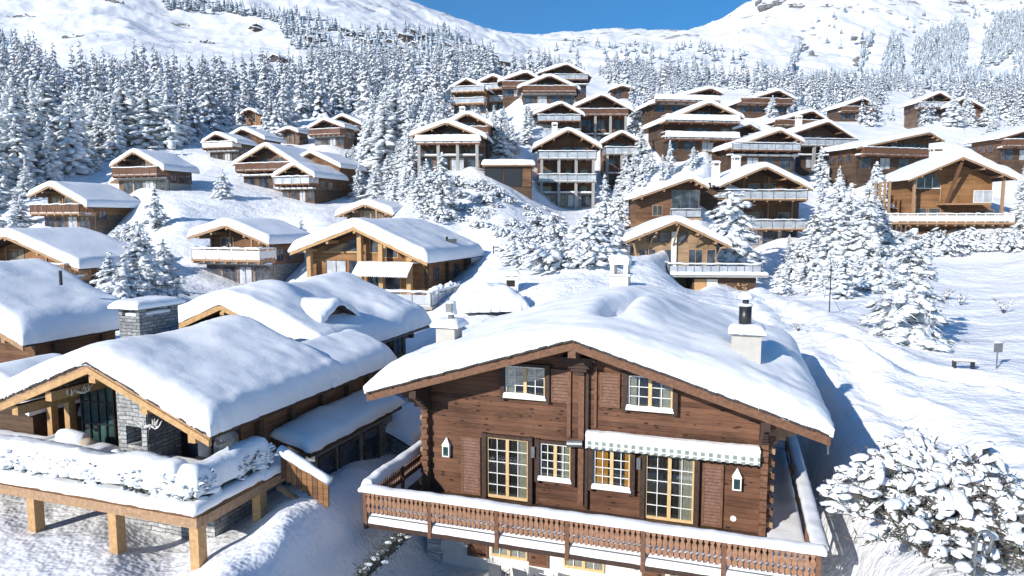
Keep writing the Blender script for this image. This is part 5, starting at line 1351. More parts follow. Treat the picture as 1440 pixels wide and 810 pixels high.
# ------------------------------------------------------------------ trees
def conifer(seed, H, Rr, layers=12, per=8, lod=0, snow=.8, low=.06, frost=.6, fringe=2, sh=.85):
    """tapered trunk, drooping limbs, each limb a run of irregular snow pads over dark and frosted needle sprays"""
    rs = np.random.default_rng(seed); cr = MB(); tr = MB()
    lean = rs.normal(0, .015, 2)
    def ax(z): return np.array([lean[0]*z+.02*H*math.sin(z*.9+seed)*.3, lean[1]*z, z])
    tr.tube([tuple(ax(H*t)-np.array([0, 0, .6 if t == 0 else 0])) for t in (0, .25, .5, .75, .97)], [Rr*.09+.03, Rr*.075+.02, Rr*.055+.01, Rr*.035, .012], 'trunk', 6)
    def spike(p, d, L_, w_, key):
        d = Vector(d).normalized(); s_ = d.cross(Vector((rs.normal(), rs.normal(), 1))).normalized()*w_; p = Vector(p)
        cr.add([tuple(p-s_), tuple(p+s_), tuple(p+d*L_)], [(0, 1, 2)], key)
    for li in range(layers):
        t = (li+.5*rs.random())/layers; z = H*(low+(1-low)*t)
        rad = Rr*((1-t)**sh)*(.8+.4*rs.random())+.05*Rr
        n = max(3, int(per*(1-t*.6)+rs.integers(-1, 2)))
        a0 = rs.uniform(0, 6.28)
        for k in range(n):
            a = a0+6.283*k/n+rs.normal(0, .22); r = rad*rs.uniform(.62, 1.12)
            zz = z+rs.normal(0, .7*H/layers); drop = r*rs.uniform(.15, .85)*(1-.4*t)
            base = ax(zz); tip = base+np.array([math.cos(a)*r, math.sin(a)*r, -drop+r*.05])
            dv = tip-base
            if lod >= 1 and r > .5: cr.tube([tuple(base), tuple(base+dv*.55+np.array([0, 0, .03*r])), tuple(tip)], [.035*Rr*.5+.012, .02, .008], 'twig', 4, cap=False)
            segs = {0: 1, 1: 3, 2: 5}[lod]
            for q in range(segs):
                u = (q+.6)/segs if segs > 1 else .58
                c = base+dv*(u if segs > 1 else rs.uniform(.35, .85)); ln = ((r*.36+.08) if segs == 1 else r*.62/segs*1.3)*rs.uniform(.8, 1.2); wd = ln*rs.uniform(.45, .75) if segs == 1 else (r*.16+.10)*rs.uniform(.7, 1.3)
                side = np.array([-math.sin(a), math.cos(a), 0])*rs.normal(0, .12*r if segs > 1 else 0)
                c = c+side
                th = min(wd, ln)*rs.uniform(.35, .6)
                if lod == 0:
                    cr_key = 'snow_lump' if rs.random() < snow else 'needle_frost'
                    lump(cr, c+np.array([0, 0, .03]), dv, ln, wd, th, cr_key, 0 if False else 1 if Rr > 5 else 0, .16, rs, .5)
                    lump(cr, c-np.array([0, 0, th*.55]), dv, ln*.98, wd*1.0, th*.7, 'needle_frost' if rs.random() < frost else 'needle', 0, .25, rs, 1.0)
                    for s_ in range(2): aa = a+rs.normal(0, .9); spike(c+rs.normal(0, wd*.4, 3), (math.cos(aa), math.sin(aa), rs.uniform(-.8, .1)), ln*rs.uniform(.9, 1.5), .05, 'needle_frost')
                else:
                    if rs.random() < snow: lump(cr, c+np.array([0, 0, .035]), dv, ln, wd, th, 'snow_lump', 1, .13, rs, .35)
                    nk = 'needle_frost' if rs.random() < frost*.75 else 'needle'
                    if rs.random() < .75: lump(cr, c-np.array([0, 0, th*.35]), dv, ln*.85, wd*.8, th*.5, nk, 0, .3, rs, 1.0)
                    for s_ in range(fringe*(6 if lod == 2 else 4)):
                        aa = a+rs.normal(0, 1.1); dd = (math.cos(aa), math.sin(aa), rs.uniform(-.75, .25))
                        spike(c+rs.normal(0, wd*.5, 3)*np.array([1, 1, .3]), dd, (wd*.9+ln*.45)*rs.uniform(.7, 1.3), .018+.03*wd, nk if rs.random() < .35 else 'needle_frost')
    for k in range(int(layers*2)):
        t = rs.random()*.9; z = H*(low+(1-low)*t); a = rs.uniform(0, 6.28); r = Rr*((1-t)**sh)*.35; c = ax(z)+np.array([math.cos(a)*r, math.sin(a)*r, 0])
        lump(cr, c, (math.cos(a), math.sin(a), -.6), r*.7+.1, r*.5+.08, r*.4+.06, 'needle_frost' if rs.random() < frost else 'needle', 0, .25, rs, 1)
    # tip
    lump(cr, ax(H*.985), (0, 0, 1), H*.035, Rr*.09, Rr*.09, 'snow_lump', 0, .1, rs, 1)
    return cr, tr
def shrub(seed, Rr, H, n=60, twigs=30, lod=1, snow=.9):
    rs = np.random.default_rng(seed); m = MB(); tw = MB()
    for i in range(n):
        a = rs.uniform(0, 6.28); u = rs.random()**.6; e = rs.uniform(.05, 1)
        x, y = math.cos(a)*Rr*u, math.sin(a)*Rr*u; z = H*math.sqrt(max(0, 1-u*u))*(.45+.55*e)*rs.uniform(.75, 1.1)
        s_ = Rr*rs.uniform(.09, .24)
        if rs.random() < snow: lump(m, (x, y, z), (math.cos(a), math.sin(a), -.45), s_*1.5, s_*rs.uniform(.4, .8), s_*.4, 'snow_lump', lod, .15, rs, .4)
        lump(m, (x, y, z-s_*.35), (math.cos(a), math.sin(a), -.3), s_*.8, s_*.7, s_*.35, 'needle' if rs.random() < .25 else 'needle_frost', 0, .3, rs, 1)
        for k in range(9):
            p = Vector((x, y, z-s_*.2)); d = Vector((math.cos(a)+rs.normal()*.8, math.sin(a)+rs.normal()*.8, rs.normal()*.6)).normalized(); q = d.cross(Vector((0, 0, 1))).normalized()*.025
            m.add([tuple(p-q), tuple(p+q), tuple(p+d*s_*rs.uniform(.8, 1.7))], [(0, 1, 2)], 'twig' if k == 0 else 'needle_frost')
    for i in range(twigs):
        a = rs.uniform(0, 6.28); r = Rr*rs.uniform(.5, 1.05); h_ = H*rs.uniform(.5, 1.15)
        tw.tube([(0, 0, 0), (math.cos(a)*r*.5, math.sin(a)*r*.5, h_*.7), (math.cos(a)*r, math.sin(a)*r, h_*rs.uniform(.6, 1.1))], [.03, .02, .006], 'twig', 4, cap=False)
    return m, tw
def mesh_of(mb, name, smooth=True):
    o = mb.build(name, None, smooth); me = o.data; bpy.data.objects.remove(o); return me
def single(mbs, name):
    a = MB()
    for b in mbs:
        for i, k in enumerate(b.mats):
            pass
        o = a.n; a.v.extend(b.v); a.n += b.n; a.f.extend([tuple(q+o for q in f) for f in b.f]); a.m.extend([a.mi(b.mats[i]) for i in b.m])
    return mesh_of(a, name)
# footprints of houses, to keep trees out and sight lines open
FOOT = []; SIGHT = []
for k, h in HS.items():
    FOOT.append((h['f'], -h['wl']-.6, h['wr']+.6, -2.5, h['L']+.5))
    zb = h['zb']; pa = [proj(*h['f'].wor(x, 0, z)) for x in (-h['wl'], h['wr']) for z in (zb, 0)]
    p3 = [proj(*h['f'].wor(x, h['L'], h['zr'])) for x in (-h['wl'], h['wr'])]
    SIGHT.append((min(p[0] for p in pa), max(p[0] for p in pa), min(p[1] for p in pa), max(p[1] for p in pa), h['o'][1]))
FOOT.append((FA, -8, 9, -5, 13)); FOOT.append((FB, -22, 4, -4, 14))
def clear(X, Y):
    for f, a, b, c, d in FOOT:
        x, y = f.loc(X, Y)
        if a < x < b and c < y < d: return False
    return True
def hides(X, Y, Z, H, rr):
    px, pb = proj(X, Y, Z); pt = proj(X, Y, Z+H)[1]; w = rr*FOC/Y*.7
    for a, b, t, bt, D in SIGHT:
        if Y < D and px+w > a and px-w < b and pt < bt-(bt-t)*.2 and pb > t: return True
    return False

# forest spots ---------------------------------------------------
def poly_in(p, poly):
    x, y = p; c = False
    for i in range(len(poly)):
        x1, y1 = poly[i]; x2, y2 = poly[i-1]
        if (y1 > y) != (y2 > y) and x < (x2-x1)*(y-y1)/(y2-y1)+x1: c = not c
    return c
ZONES = [ # polygon of tree feet in the photograph, how many to try, height range, zone
 ([(-60,105),(60,95),(100,118),(200,112),(300,122),(400,118),(520,118),(640,128),(640,140),(600,165),(575,215),(540,255),(500,235),(540,200),(500,160),(430,165),(400,200),(330,180),(290,200),(260,205),(190,212),(150,240),(60,262),(-60,275)], 1500, (9, 15), 'left'),
 ([(400,95),(520,85),(640,95),(740,100),(860,105),(1000,118),(1130,128),(1110,140),(1000,122),(900,125),(840,115),(700,112),(640,125),(400,125)], 420, (8.5, 13), 'top'),
 ([(560,190),(640,150),(745,150),(745,215),(700,225),(690,250),(560,262)], 150, (6, 10.5), 'mid'),
 ([(880,110),(1000,108),(1000,122),(920,140),(905,190),(935,215),(905,235),(885,170)], 130, (5, 8), 'gap'),
 ([(1040,118),(1440,118),(1500,150),(1500,195),(1430,190),(1390,172),(1230,172),(1170,160),(1120,155),(1050,125)], 640, (6, 10.5), 'right'),
 ([(1232,240),(1200,230),(1146,235),(1146,310),(1200,335),(1240,335)], 40, (4, 7.5), 'rightclump'),
 ([(1030,150),(1085,160),(1110,150),(1200,150),(1260,170),(1440,172),(1440,215),(1330,180),(1200,178),(1180,168),(1060,170)], 90, (4, 8), 'terrace'),
 ([(1430,210),(1500,200),(1500,330),(1430,330)], 60, (4, 7), 'edge'),
 ([(0,262),(60,262),(40,300),(45,325),(0,330),(-60,330),(-60,262)], 60, (4, 6), 'leftlow'),
 ([(480,215),(560,250),(600,262),(590,290),(500,285),(480,240)], 36, (3, 5.5), 'slope'),
 ([(870,215),(900,215),(1000,212),(1012,232),(960,242),(905,262),(900,290),(860,296)], 60, (3.5, 6.5), 'gap2'),
 ([(1100,345),(1240,350),(1270,400),(1180,420),(1090,395)], 30, (1.6, 3.6), 'low'),
]
def inv_table():
    cols = np.arange(-80, 1530, 6.0); tab = []
    D = np.exp(np.linspace(math.log(40), math.log(1900), 260))
    PX = np.repeat(cols[:, None], len(D), 1)
    # walk each sight column over the ground
    X = (PX-720)/FOC*D[None]; Y = np.repeat(D[None], len(cols), 0)
    Z = ground(X, Y); py = 405-FOC*((ST*Y+CT*Z)/(CT*Y-ST*Z))
    return cols, D, py
ICOL, ID, IPY = inv_table()
def foot_at(px, py):
    c = int(np.clip(round((px-ICOL[0])/6), 0, len(ICOL)-1)); r = IPY[c]
    k = np.where(r < py)[0]
    if len(k) == 0 or k[0] == 0: return None
    k = k[0]; a, b = r[k-1], r[k]; t = (a-py)/(a-b+1e-9); D = ID[k-1]+(ID[k]-ID[k-1])*min(max(t, 0), 1)
    return (px-720)/FOC*D, D
spots = []; grid = {}
def put(X, Y, sp):
    k = (int(X//4), int(Y//4))
    for i in (-1, 0, 1):
        for j in (-1, 0, 1):
            for (a, b) in grid.get((k[0]+i, k[1]+j), ()):
                if (a-X)**2+(b-Y)**2 < sp*sp: return False
    grid.setdefault(k, []).append((X, Y)); return True
for poly, n, (h0, h1), zone in ZONES:
    xs = [p[0] for p in poly]; ys = [p[1] for p in poly]
    tries = 0; got = 0
    while got < n and tries < n*14:
        tries += 1
        p = (rng.uniform(min(xs), max(xs)), rng.uniform(min(ys), max(ys)))
        if not poly_in(p, poly): continue
        if zone == 'right' and vnoise(p[0]*.02, p[1]*.05, 5) < -.15: continue
        if zone == 'left' and vnoise(p[0]*.035, p[1]*.07, 8) < -.27: continue
        if zone == 'top' and vnoise(p[0]*.03, p[1]*.06, 6) < -.2: continue
        q = foot_at(*p)
        if not q: continue
        X, Y = q
        H = rng.uniform(h0, h1)*(1 if rng.random() < .6 else rng.uniform(.4, .8)); rr = H*.17
        if not clear(X, Y): continue
        if zone not in ('rightclump', 'low', 'terrace', 'gap2') and Y < 175 and hides(X, Y, 0 if False else float(at(p[0], p[1], Y)[2]), H, rr): continue
        if not put(X, Y, 2.6 if zone in ('mid', 'gap', 'gap2', 'slope') else 1.7 if zone == 'low' else 3.6): continue
        spots.append((X, Y, H, zone)); got += 1
print('forest spots', len(spots), {z: sum(1 for s in spots if s[3] == z) for z in set(s[3] for s in spots)})
spots.sort(key=lambda s: s[1])
SX = np.array([s[0] for s in spots]); SY = np.array([s[1] for s in spots]); SZ = ground(SX, SY)

# named near trees ------------------------------------------------
NEAR = [ # px, foot py, distance, height, radius, seed, layers, per, lod, low, label
 (1275, 498, 36, 5.9, 2.35, 101, 11, 9, 2, .03, 'broad snow-laden spruce standing alone on the open snowfield at right', 'spruce'),
 (1178, 345, 74, 10.0, 3.3, 102, 12, 9, 2, .04, 'left trunk of the big white tree pair right of the twin chimney chalet', 'spruce'),
 (1216, 350, 72, 9.0, 3.0, 103, 12, 9, 2, .04, 'right one of the big white tree pair, beside the wraparound balcony chalet', 'spruce'),
 (1026, 350, 75, 8.0, 3.7, 104, 9, 12, 2, .10, 'rounded snow-laden pine rising behind the decked beige chalet', 'pine'),
 (176, 424, 45, 3.8, 1.9, 105, 9, 9, 2, .04, 'bushy snow-laden spruce left of the white balcony chalet, nearest of its clump', 'spruce'),
 (198, 410, 48, 5.6, 2.1, 106, 12, 9, 2, .04, 'tallest snow-laden spruce of the clump left of the white balcony chalet', 'spruce'),
 (232, 392, 54, 4.6, 1.5, 107, 10, 8, 2, .04, 'narrow snow-laden spruce on the right side of the clump beside the white balcony chalet', 'spruce'),
 (156, 392, 55, 3.2, 1.6, 123, 8, 8, 1, .04, 'low snow-laden spruce at the left rear of the clump by the white balcony chalet', 'spruce'),
 (206, 352, 66, 3.6, 1.6, 124, 8, 8, 1, .04, 'frosted spruce behind the clump left of the white balcony chalet', 'spruce'),
 (1196, 322, 82, 8.5, 2.8, 125, 11, 8, 1, .04, 'middle white spruce standing just behind the big white tree pair', 'spruce'),
 (1246, 338, 76, 5.0, 2.2, 126, 9, 8, 1, .04, 'lower white spruce against the left end of the wraparound balcony', 'spruce'),
 (1150, 318, 84, 6.0, 2.4, 127, 10, 8, 1, .04, 'white spruce touching the lower terrace of the twin chimney chalet', 'spruce'),
 (216, 290, 84, 5.2, 1.5, 108, 9, 6, 1, .18, 'thin open larch in front of the grey side-walled chalet', 'larch'),
 (313, 270, 100, 4.2, 1.6, 109, 9, 8, 1, .05, 'pointed frosted spruce alone below the twin roofed brown chalet', 'spruce'),
 (622, 276, 86, 7.6, 2.0, 110, 13, 8, 1, .04, 'tall frosted spruce before the column chalet with snow-laden rail', 'spruce'),
 (600, 262, 92, 5.0, 1.6, 111, 10, 8, 1, .04, 'shorter frosted spruce left of the tall one by the column chalet', 'spruce'),
 (852, 272, 97, 6.6, 1.7, 112, 11, 8, 1, .04, 'slim frosted spruce between the two glass balcony column chalets', 'spruce'),
 (868, 296, 92, 5.4, 1.9, 113, 10, 8, 1, .04, 'frosted spruce at the foot of the slim one, above the road bend', 'spruce'),
 (18, 322, 80, 5.2, 2.0, 114, 10, 8, 1, .06, 'frosted spruce at the left edge beside the honey timber chalet', 'spruce'),
 (72, 322, 68, 3.4, 1.5, 115, 8, 8, 1, .05, 'small frosted spruce before the gable of the far left honey chalet', 'spruce'),
 (826, 350, 70, 3.6, 2.1, 116, 8, 9, 1, .08, 'right one of two bushy white pines above the carved balcony chalet\'s rear chimney', 'pine'),
 (862, 352, 71, 3.8, 1.9, 117, 8, 9, 1, .08, 'bushy white pine next to the left rake of the decked beige chalet', 'pine'),
 (425, 383, 50, 1.4, .8, 118, 6, 7, 1, .05, 'small round snow-covered spruce at the left foot of the golden chalet', 'spruce'),
 (424, 335, 78, 3.0, 1.1, 119, 8, 7, 1, .05, 'little frosted spruce left of the half hidden grey gable', 'spruce'),
 (1232, 410, 56, 3.6, 1.7, 120, 8, 8, 1, .05, 'low snow-laden spruce behind the lone broad spruce', 'spruce'),
 (1150, 392, 60, 2.6, 1.2, 121, 8, 8, 1, .05, 'small snow-laden spruce right of the long deck', 'spruce'),
 (1100, 395, 63, 2.2, 1.4, 122, 7, 8, 1, .05, 'stubby snow-laden spruce at the right end of the long deck', 'spruce'),
]
for (px, py, D, H, rr, seed, la, pe, lod, low, lab, cat) in NEAR:
    X, Y, _ = at(px, py, D); z = gz(X, Y)
    cr, tr = conifer(seed, H, rr*1.05, int(la*1.55), pe+1, lod, .9, low, .8, sh=.75 if cat != 'pine' else .36)
    root = empty(cat+'_tree', (X, Y, z-.1)); tag(root, lab, 'tree')
    cr.build('crown', root, True); tr.build('trunk', root, True)

variants = [single(conifer(200+i, 8.0, [1.6, 1.9, 1.4, 1.75, 1.5, 2.1][i], 19, 11, 0, .62, .04, .9, sh=[.8, .65, .9, .6, .75, .7][i]), 'conifer') for i in range(6)]
ZL = {'low': ('small snowy spruce on the slope between the long deck and the lone spruce', 'small spruces right of the long deck'), 'terrace': ('snowy spruce standing between the roofs of the upper right chalets', 'spruces between the upper right chalets'), 'left': ('frosted spruce in the dense forest covering the left slope', 'dense forest trees on the left slope'), 'top': ('frosted spruce in the tree belt above the village\'s top houses', 'trees in the belt above the village'),
 'mid': ('frosted spruce among the trees between the central chalets', 'trees between the central chalets'), 'gap': ('frosted spruce in the wooded gap right of the middle pair of chalets', 'trees in the wooded gap right of centre'),
 'right': ('frosted spruce on the wooded slope above the right hand chalets', 'trees above the right hand chalets'), 'rightclump': ('snowy spruce crowding around the big white tree pair at right', 'spruces around the white tree pair'),
 'edge': ('snowy spruce at the right edge beside the wraparound balcony chalet', 'spruces at the right edge'), 'leftlow': ('snowy spruce at the left edge around the honey timber chalet', 'spruces at the left edge'),
 'slope': ('young snowy spruce on the open slope below the left forest', 'young spruces on the open slope'), 'gap2': ('snowy spruce below the columns of the chalets right of centre', 'spruces below the columned chalets')}
NI = 275
for i in range(min(NI, len(spots))):
    X, Y, H, zone = spots[i]
    me = variants[int(rng.integers(0, 6))]
    o = bpy.data.objects.new('spruce_tree', me); COL.objects.link(o)
    s_ = H/8.0; w_ = s_*rng.uniform(1.0, 1.5)*(1.25 if H < 7 else 1); o.location = (X, Y, SZ[i]-.15); o.scale = (w_, w_, s_); o.rotation_euler = (0, 0, rng.uniform(0, 6.28))
    tag(o, ZL[zone][0], 'tree', ZL[zone][1])

# the rest of the woods as stuff, merged from light tree meshes ---
def lite(seed, layers=12, per=7):
    rs = np.random.default_rng(seed); m = MB(); H = 8.0; Rr = 1.75
    m.tube([(0, 0, -.8), (0, 0, 7.4)], [.12, .02], 'trunk', 4, cap=False)
    for li in range(layers):
        t = (li+.4*rs.random())/layers; z = H*(.05+.95*t); rad = Rr*(1-t)**.85*(.75+.5*rs.random())+.12
        n = max(3, int(per*(1-.5*t))); a0 = rs.uniform(0, 6.28)
        for k in range(n):
            a = a0+6.283*k/n+rs.normal(0, .25); r = rad*rs.uniform(.6, 1.15); c = (math.cos(a)*r*.55, math.sin(a)*r*.55, z-.3*r+rs.normal(0, .3)); d = (math.cos(a), math.sin(a), -.35-.5*rs.random())
            V = np.array([(1, 0, 0), (-1, 0, 0), (0, 1, 0), (0, -1, 0), (0, 0, 1), (0, 0, -1)])*(1+.2*rs.standard_normal((6, 1)))*np.array([r*.5, r*.34, r*.24+.06])
            dv = Vector(d).normalized(); s_ = Vector((0, 0, 1)).cross(dv).normalized(); w_ = dv.cross(s_)
            P = V@np.array([dv[:], s_[:], w_[:]])+np.array(c)
            key = 'snow_lump' if rs.random() < .66 else 'needle_frost'
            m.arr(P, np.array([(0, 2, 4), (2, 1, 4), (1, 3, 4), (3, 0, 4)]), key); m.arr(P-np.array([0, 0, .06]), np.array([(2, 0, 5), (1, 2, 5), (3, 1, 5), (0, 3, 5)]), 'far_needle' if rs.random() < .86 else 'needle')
    return m
def tiny(seed):
    rs = np.random.default_rng(seed); m = MB()
    for li in range(5):
        z = 1.0+1.45*li; r = 1.9*(1-li/5.3); n = 6; a0 = rs.uniform(0, 6)
        ring = [(math.cos(a0+6.283*k/n)*r*rs.uniform(.6, 1.25), math.sin(a0+6.283*k/n)*r*rs.uniform(.6, 1.25), z-rs.uniform(0, .6)) for k in range(n)]
        for k in range(n):
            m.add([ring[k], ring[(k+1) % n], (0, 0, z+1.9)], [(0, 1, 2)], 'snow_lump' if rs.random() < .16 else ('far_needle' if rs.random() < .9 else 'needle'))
    return m
def merge(name, protos, pts, label):
    """one mesh out of many light trees"""
    keys = ['snow_lump', 'far_needle', 'needle', 'trunk', 'needle_frost']; P_ = []
    for p in protos:
        V = np.array(p.v); lv = []; st = [0]
        for f in p.f: lv.extend(f); st.append(len(lv))
        P_.append((V, np.array(lv), np.array(st[:-1]), np.array([keys.index(p.mats[i]) for i in p.m])))
    Vs = []; Ls = []; Ss = []; Ms = []; vo = lo = 0
    for (x, y, z, sc_, wd) in pts:
        V, lv, st, mi = P_[int(rng.integers(0, len(P_)))]; a = rng.uniform(0, 6.28); c, s_ = math.cos(a), math.sin(a)
        Q = np.stack([(V[:, 0]*c-V[:, 1]*s_)*wd+x, (V[:, 0]*s_+V[:, 1]*c)*wd+y, V[:, 2]*sc_+z-.2], -1)
        Vs.append(Q); Ls.append(lv+vo); Ss.append(st+lo); Ms.append(mi); vo += len(V); lo += len(lv)
    V = np.concatenate(Vs); Lv = np.concatenate(Ls).astype(np.int32); St = np.concatenate(Ss).astype(np.int32); Mi = np.concatenate(Ms).astype(np.int32)
    me = bpy.data.meshes.new(name); me.vertices.add(len(V)); me.vertices.foreach_set('co', V.ravel()); me.loops.add(len(Lv)); me.loops.foreach_set('vertex_index', Lv)
    me.polygons.add(len(St)); me.polygons.foreach_set('loop_start', St)
    for k in keys: me.materials.append(M[k])
    me.polygons.foreach_set('material_index', Mi); me.update(calc_edges=True); me.validate()
    o = bpy.data.objects.new(name, me); COL.objects.link(o); tag(o, label, 'forest', kind='stuff'); return len(St)
lp = [lite(300+i) for i in range(6)]
rest = [(SX[i], SY[i], SZ[i], spots[i][2]/8.0, spots[i][2]/8.0*rng.uniform(.9, 1.25)) for i in range(NI, len(spots))]
print('forest faces', merge('forest', lp, rest, 'far part of the frosted forest, rows of snowy spruces behind the nearest ones'))
# woods far up the slopes: seen as patches of small grey-blue trees
FAR = [([(1226,120),(1228,85),(1238,50),(1250,55),(1256,90),(1254,118),(1240,122)], 260), ([(1270,105),(1268,70),(1282,48),(1310,42),(1322,30),(1342,45),(1340,95),(1320,118),(1290,108)], 900),
 ([(1362,95),(1365,50),(1378,22),(1400,18),(1470,25),(1480,130),(1440,120),(1412,108),(1405,75),(1385,92)], 1500), ([(1330,130),(1340,105),(1368,105),(1372,135)], 110), ([(1130,132),(1230,125),(1330,128),(1440,130),(1440,120),(1330,116),(1230,117),(1130,120)], 200),
 ([(1195,95),(1200,60),(1212,50),(1208,80),(1195,105)], 40), ([(1095,110),(1108,72),(1118,66),(1108,95),(1098,118)], 30), ([(820,60),(1000,62),(1080,88),(1100,105),(860,95),(760,70)], 90), ([(300,6),(350,14),(400,22),(460,30),(400,34),(330,18)], 60),
 ([(0,62),(20,50),(44,66),(44,86),(0,90)], 40), ([(240,3),(300,2),(330,22),(250,15)], 40), ([(400,30),(500,40),(640,45),(700,80),(640,100),(520,85),(420,70)], 240), ([(1100,20),(1440,5),(1440,20),(1300,60),(1150,80)], 50)]
pts = []
for poly, n in FAR:
    xs = [p[0] for p in poly]; ys = [p[1] for p in poly]; got = 0
    for _ in range(n*12):
        if got >= n: break
        p = (rng.uniform(min(xs), max(xs)), rng.uniform(min(ys), max(ys)))
        if not poly_in(p, poly): continue
        q = foot_at(*p)
        if not q: continue
        s_ = rng.uniform(.8, 1.45)*(1.0 if q[1] > 500 else .85); pts.append((q[0], q[1], 0, s_, s_*1.15)); got += 1
Z = ground(np.array([p[0] for p in pts]), np.array([p[1] for p in pts])); pts = [(p[0], p[1], z, p[3], p[4]) for p, z in zip(pts, Z)]
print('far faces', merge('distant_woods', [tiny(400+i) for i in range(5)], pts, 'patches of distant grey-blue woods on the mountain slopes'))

# distant small chalets under the ridge --------------------------
def small_chalet_mesh(seed):
    rs = random.Random(seed); m = MB(); w = rs.uniform(4, 6); L = 8; H = rs.uniform(3.5, 5)
    m.prism([(-w, -3), (w, -3), (w, H-w*.4), (0, H), (-w, H-w*.4)], 0, L, 'timber_shade')
    m.prism([(-w-1, H-w*.4-.4), (0, H), (w+1, H-w*.4-.4), (w+1, H-w*.4), (0, H+.35), (-w-1, H-w*.4)], -1, L+.6, 'timber_shade')
    m.prism([(-w-1, H-w*.4+.01), (0, H+.36), (w+1, H-w*.4+.01), (w+.9, H-w*.4+.6), (0, H+1.1), (-w-.9, H-w*.4+.6)], -1.05, L+.7, 'snow')
    for z in (.8, 3.0): 
        for x in (-w*.5, 0, w*.5): m.box(x-.7, x+.7, -.06, .01, z-.4, z+.9, 'glass')
    m.box(-w, w, -1.2, 0, .2, .5, 'snow')
    return mesh_of(m, 'mountain_chalet', False)
sc = [small_chalet_mesh(i) for i in range(4)]
DC = [(365,42),(372,40),(430,46),(448,52),(440,58),(487,44),(505,52),(515,62),(540,50),(552,60),(568,56),(585,66),(560,72),(545,75),(600,58),(612,70),(628,66),(640,78),(655,62),(665,74),(675,70),(598,78),(690,84),(700,92),(382,84),(395,88),(280,118),(478,78),(615,52),(580,48),(532,64),(572,78),(648,70),(700,105),(300,160)]
for i, (px, py) in enumerate(DC):
    q = foot_at(px, py)
    if not q: continue
    o = bpy.data.objects.new('mountain_chalet', sc[i % 4]); COL.objects.link(o); o.location = (q[0], q[1], gz(*q)-.5); o.rotation_euler.z = -R(18+rng.uniform(-45, 45))
    k = rng.uniform(.6, 1.0)*min(1, max(.5, q[1]/380)); o.scale = (k, k, k)
    tag(o, 'tiny dark chalet with white roof in the scattered cluster high under the ridge', 'chalet', 'tiny chalets high under the ridge')

# shrubs ----------------------------------------------------------
shv = [single(shrub(500+i, 1.2, 1.3, 64, 14, 1), 'shrub') for i in range(5)]
SHZ = [([(640,235),(760,290),(830,345),(760,365),(700,330),(560,300),(520,270)], 80, (.4, 1.1), 'snow-buried bush on the steep slope in the middle, below the column chalets', 'bushes on the middle slope'),
 ([(1130,335),(1240,345),(1440,330),(1440,352),(1300,362),(1250,395),(1130,400),(1095,385)], 110, (.5, 1.4), 'snow-buried bush on the terrace edge under the wraparound balcony chalet', 'bushes below the wraparound balcony chalet'),
 ([(720,340),(790,330),(850,355),(850,372),(760,385),(715,372)], 34, (.6, 1.3), 'snow-buried bush by the lane behind the carved balcony chalet', 'bushes by the lane'),
 ([(100,330),(170,320),(240,330),(235,370),(170,372),(105,345)], 14, (.5, 1.1), 'snow-buried bush in the clump at left below the honey timber chalet', 'bushes at left'),
 ([(470,255),(560,262),(600,290),(500,290)], 10, (.5, 1.0), 'snow-buried bush on the open slope left of the middle', 'bushes left of the middle slope'),
 ([(0,200),(100,250),(160,262),(60,262),(0,235)], 14, (.7, 1.3), 'snow-buried bush on the clearing at the far left', 'bushes on the left clearing')]
for poly, n, (a, b), lab, grp in SHZ:
    xs = [p[0] for p in poly]; ys = [p[1] for p in poly]; got = 0
    for _ in range(n*20):
        if got >= n: break
        p = (rng.uniform(min(xs), max(xs)), rng.uniform(min(ys), max(ys)))
        if not poly_in(p, poly): continue
        q = foot_at(*p)
        if not q or not clear(*q) or not put(q[0], q[1], .9): continue
        o = bpy.data.objects.new('shrub', shv[int(rng.integers(0, 5))]); COL.objects.link(o); s_ = rng.uniform(a, b)*1.15
        o.location = (q[0], q[1], gz(*q)-.15); o.scale = (s_*rng.uniform(1, 1.5), s_, s_*rng.uniform(.7, 1.1)); o.rotation_euler.z = rng.uniform(0, 6.28); tag(o, lab, 'bush', grp); got += 1

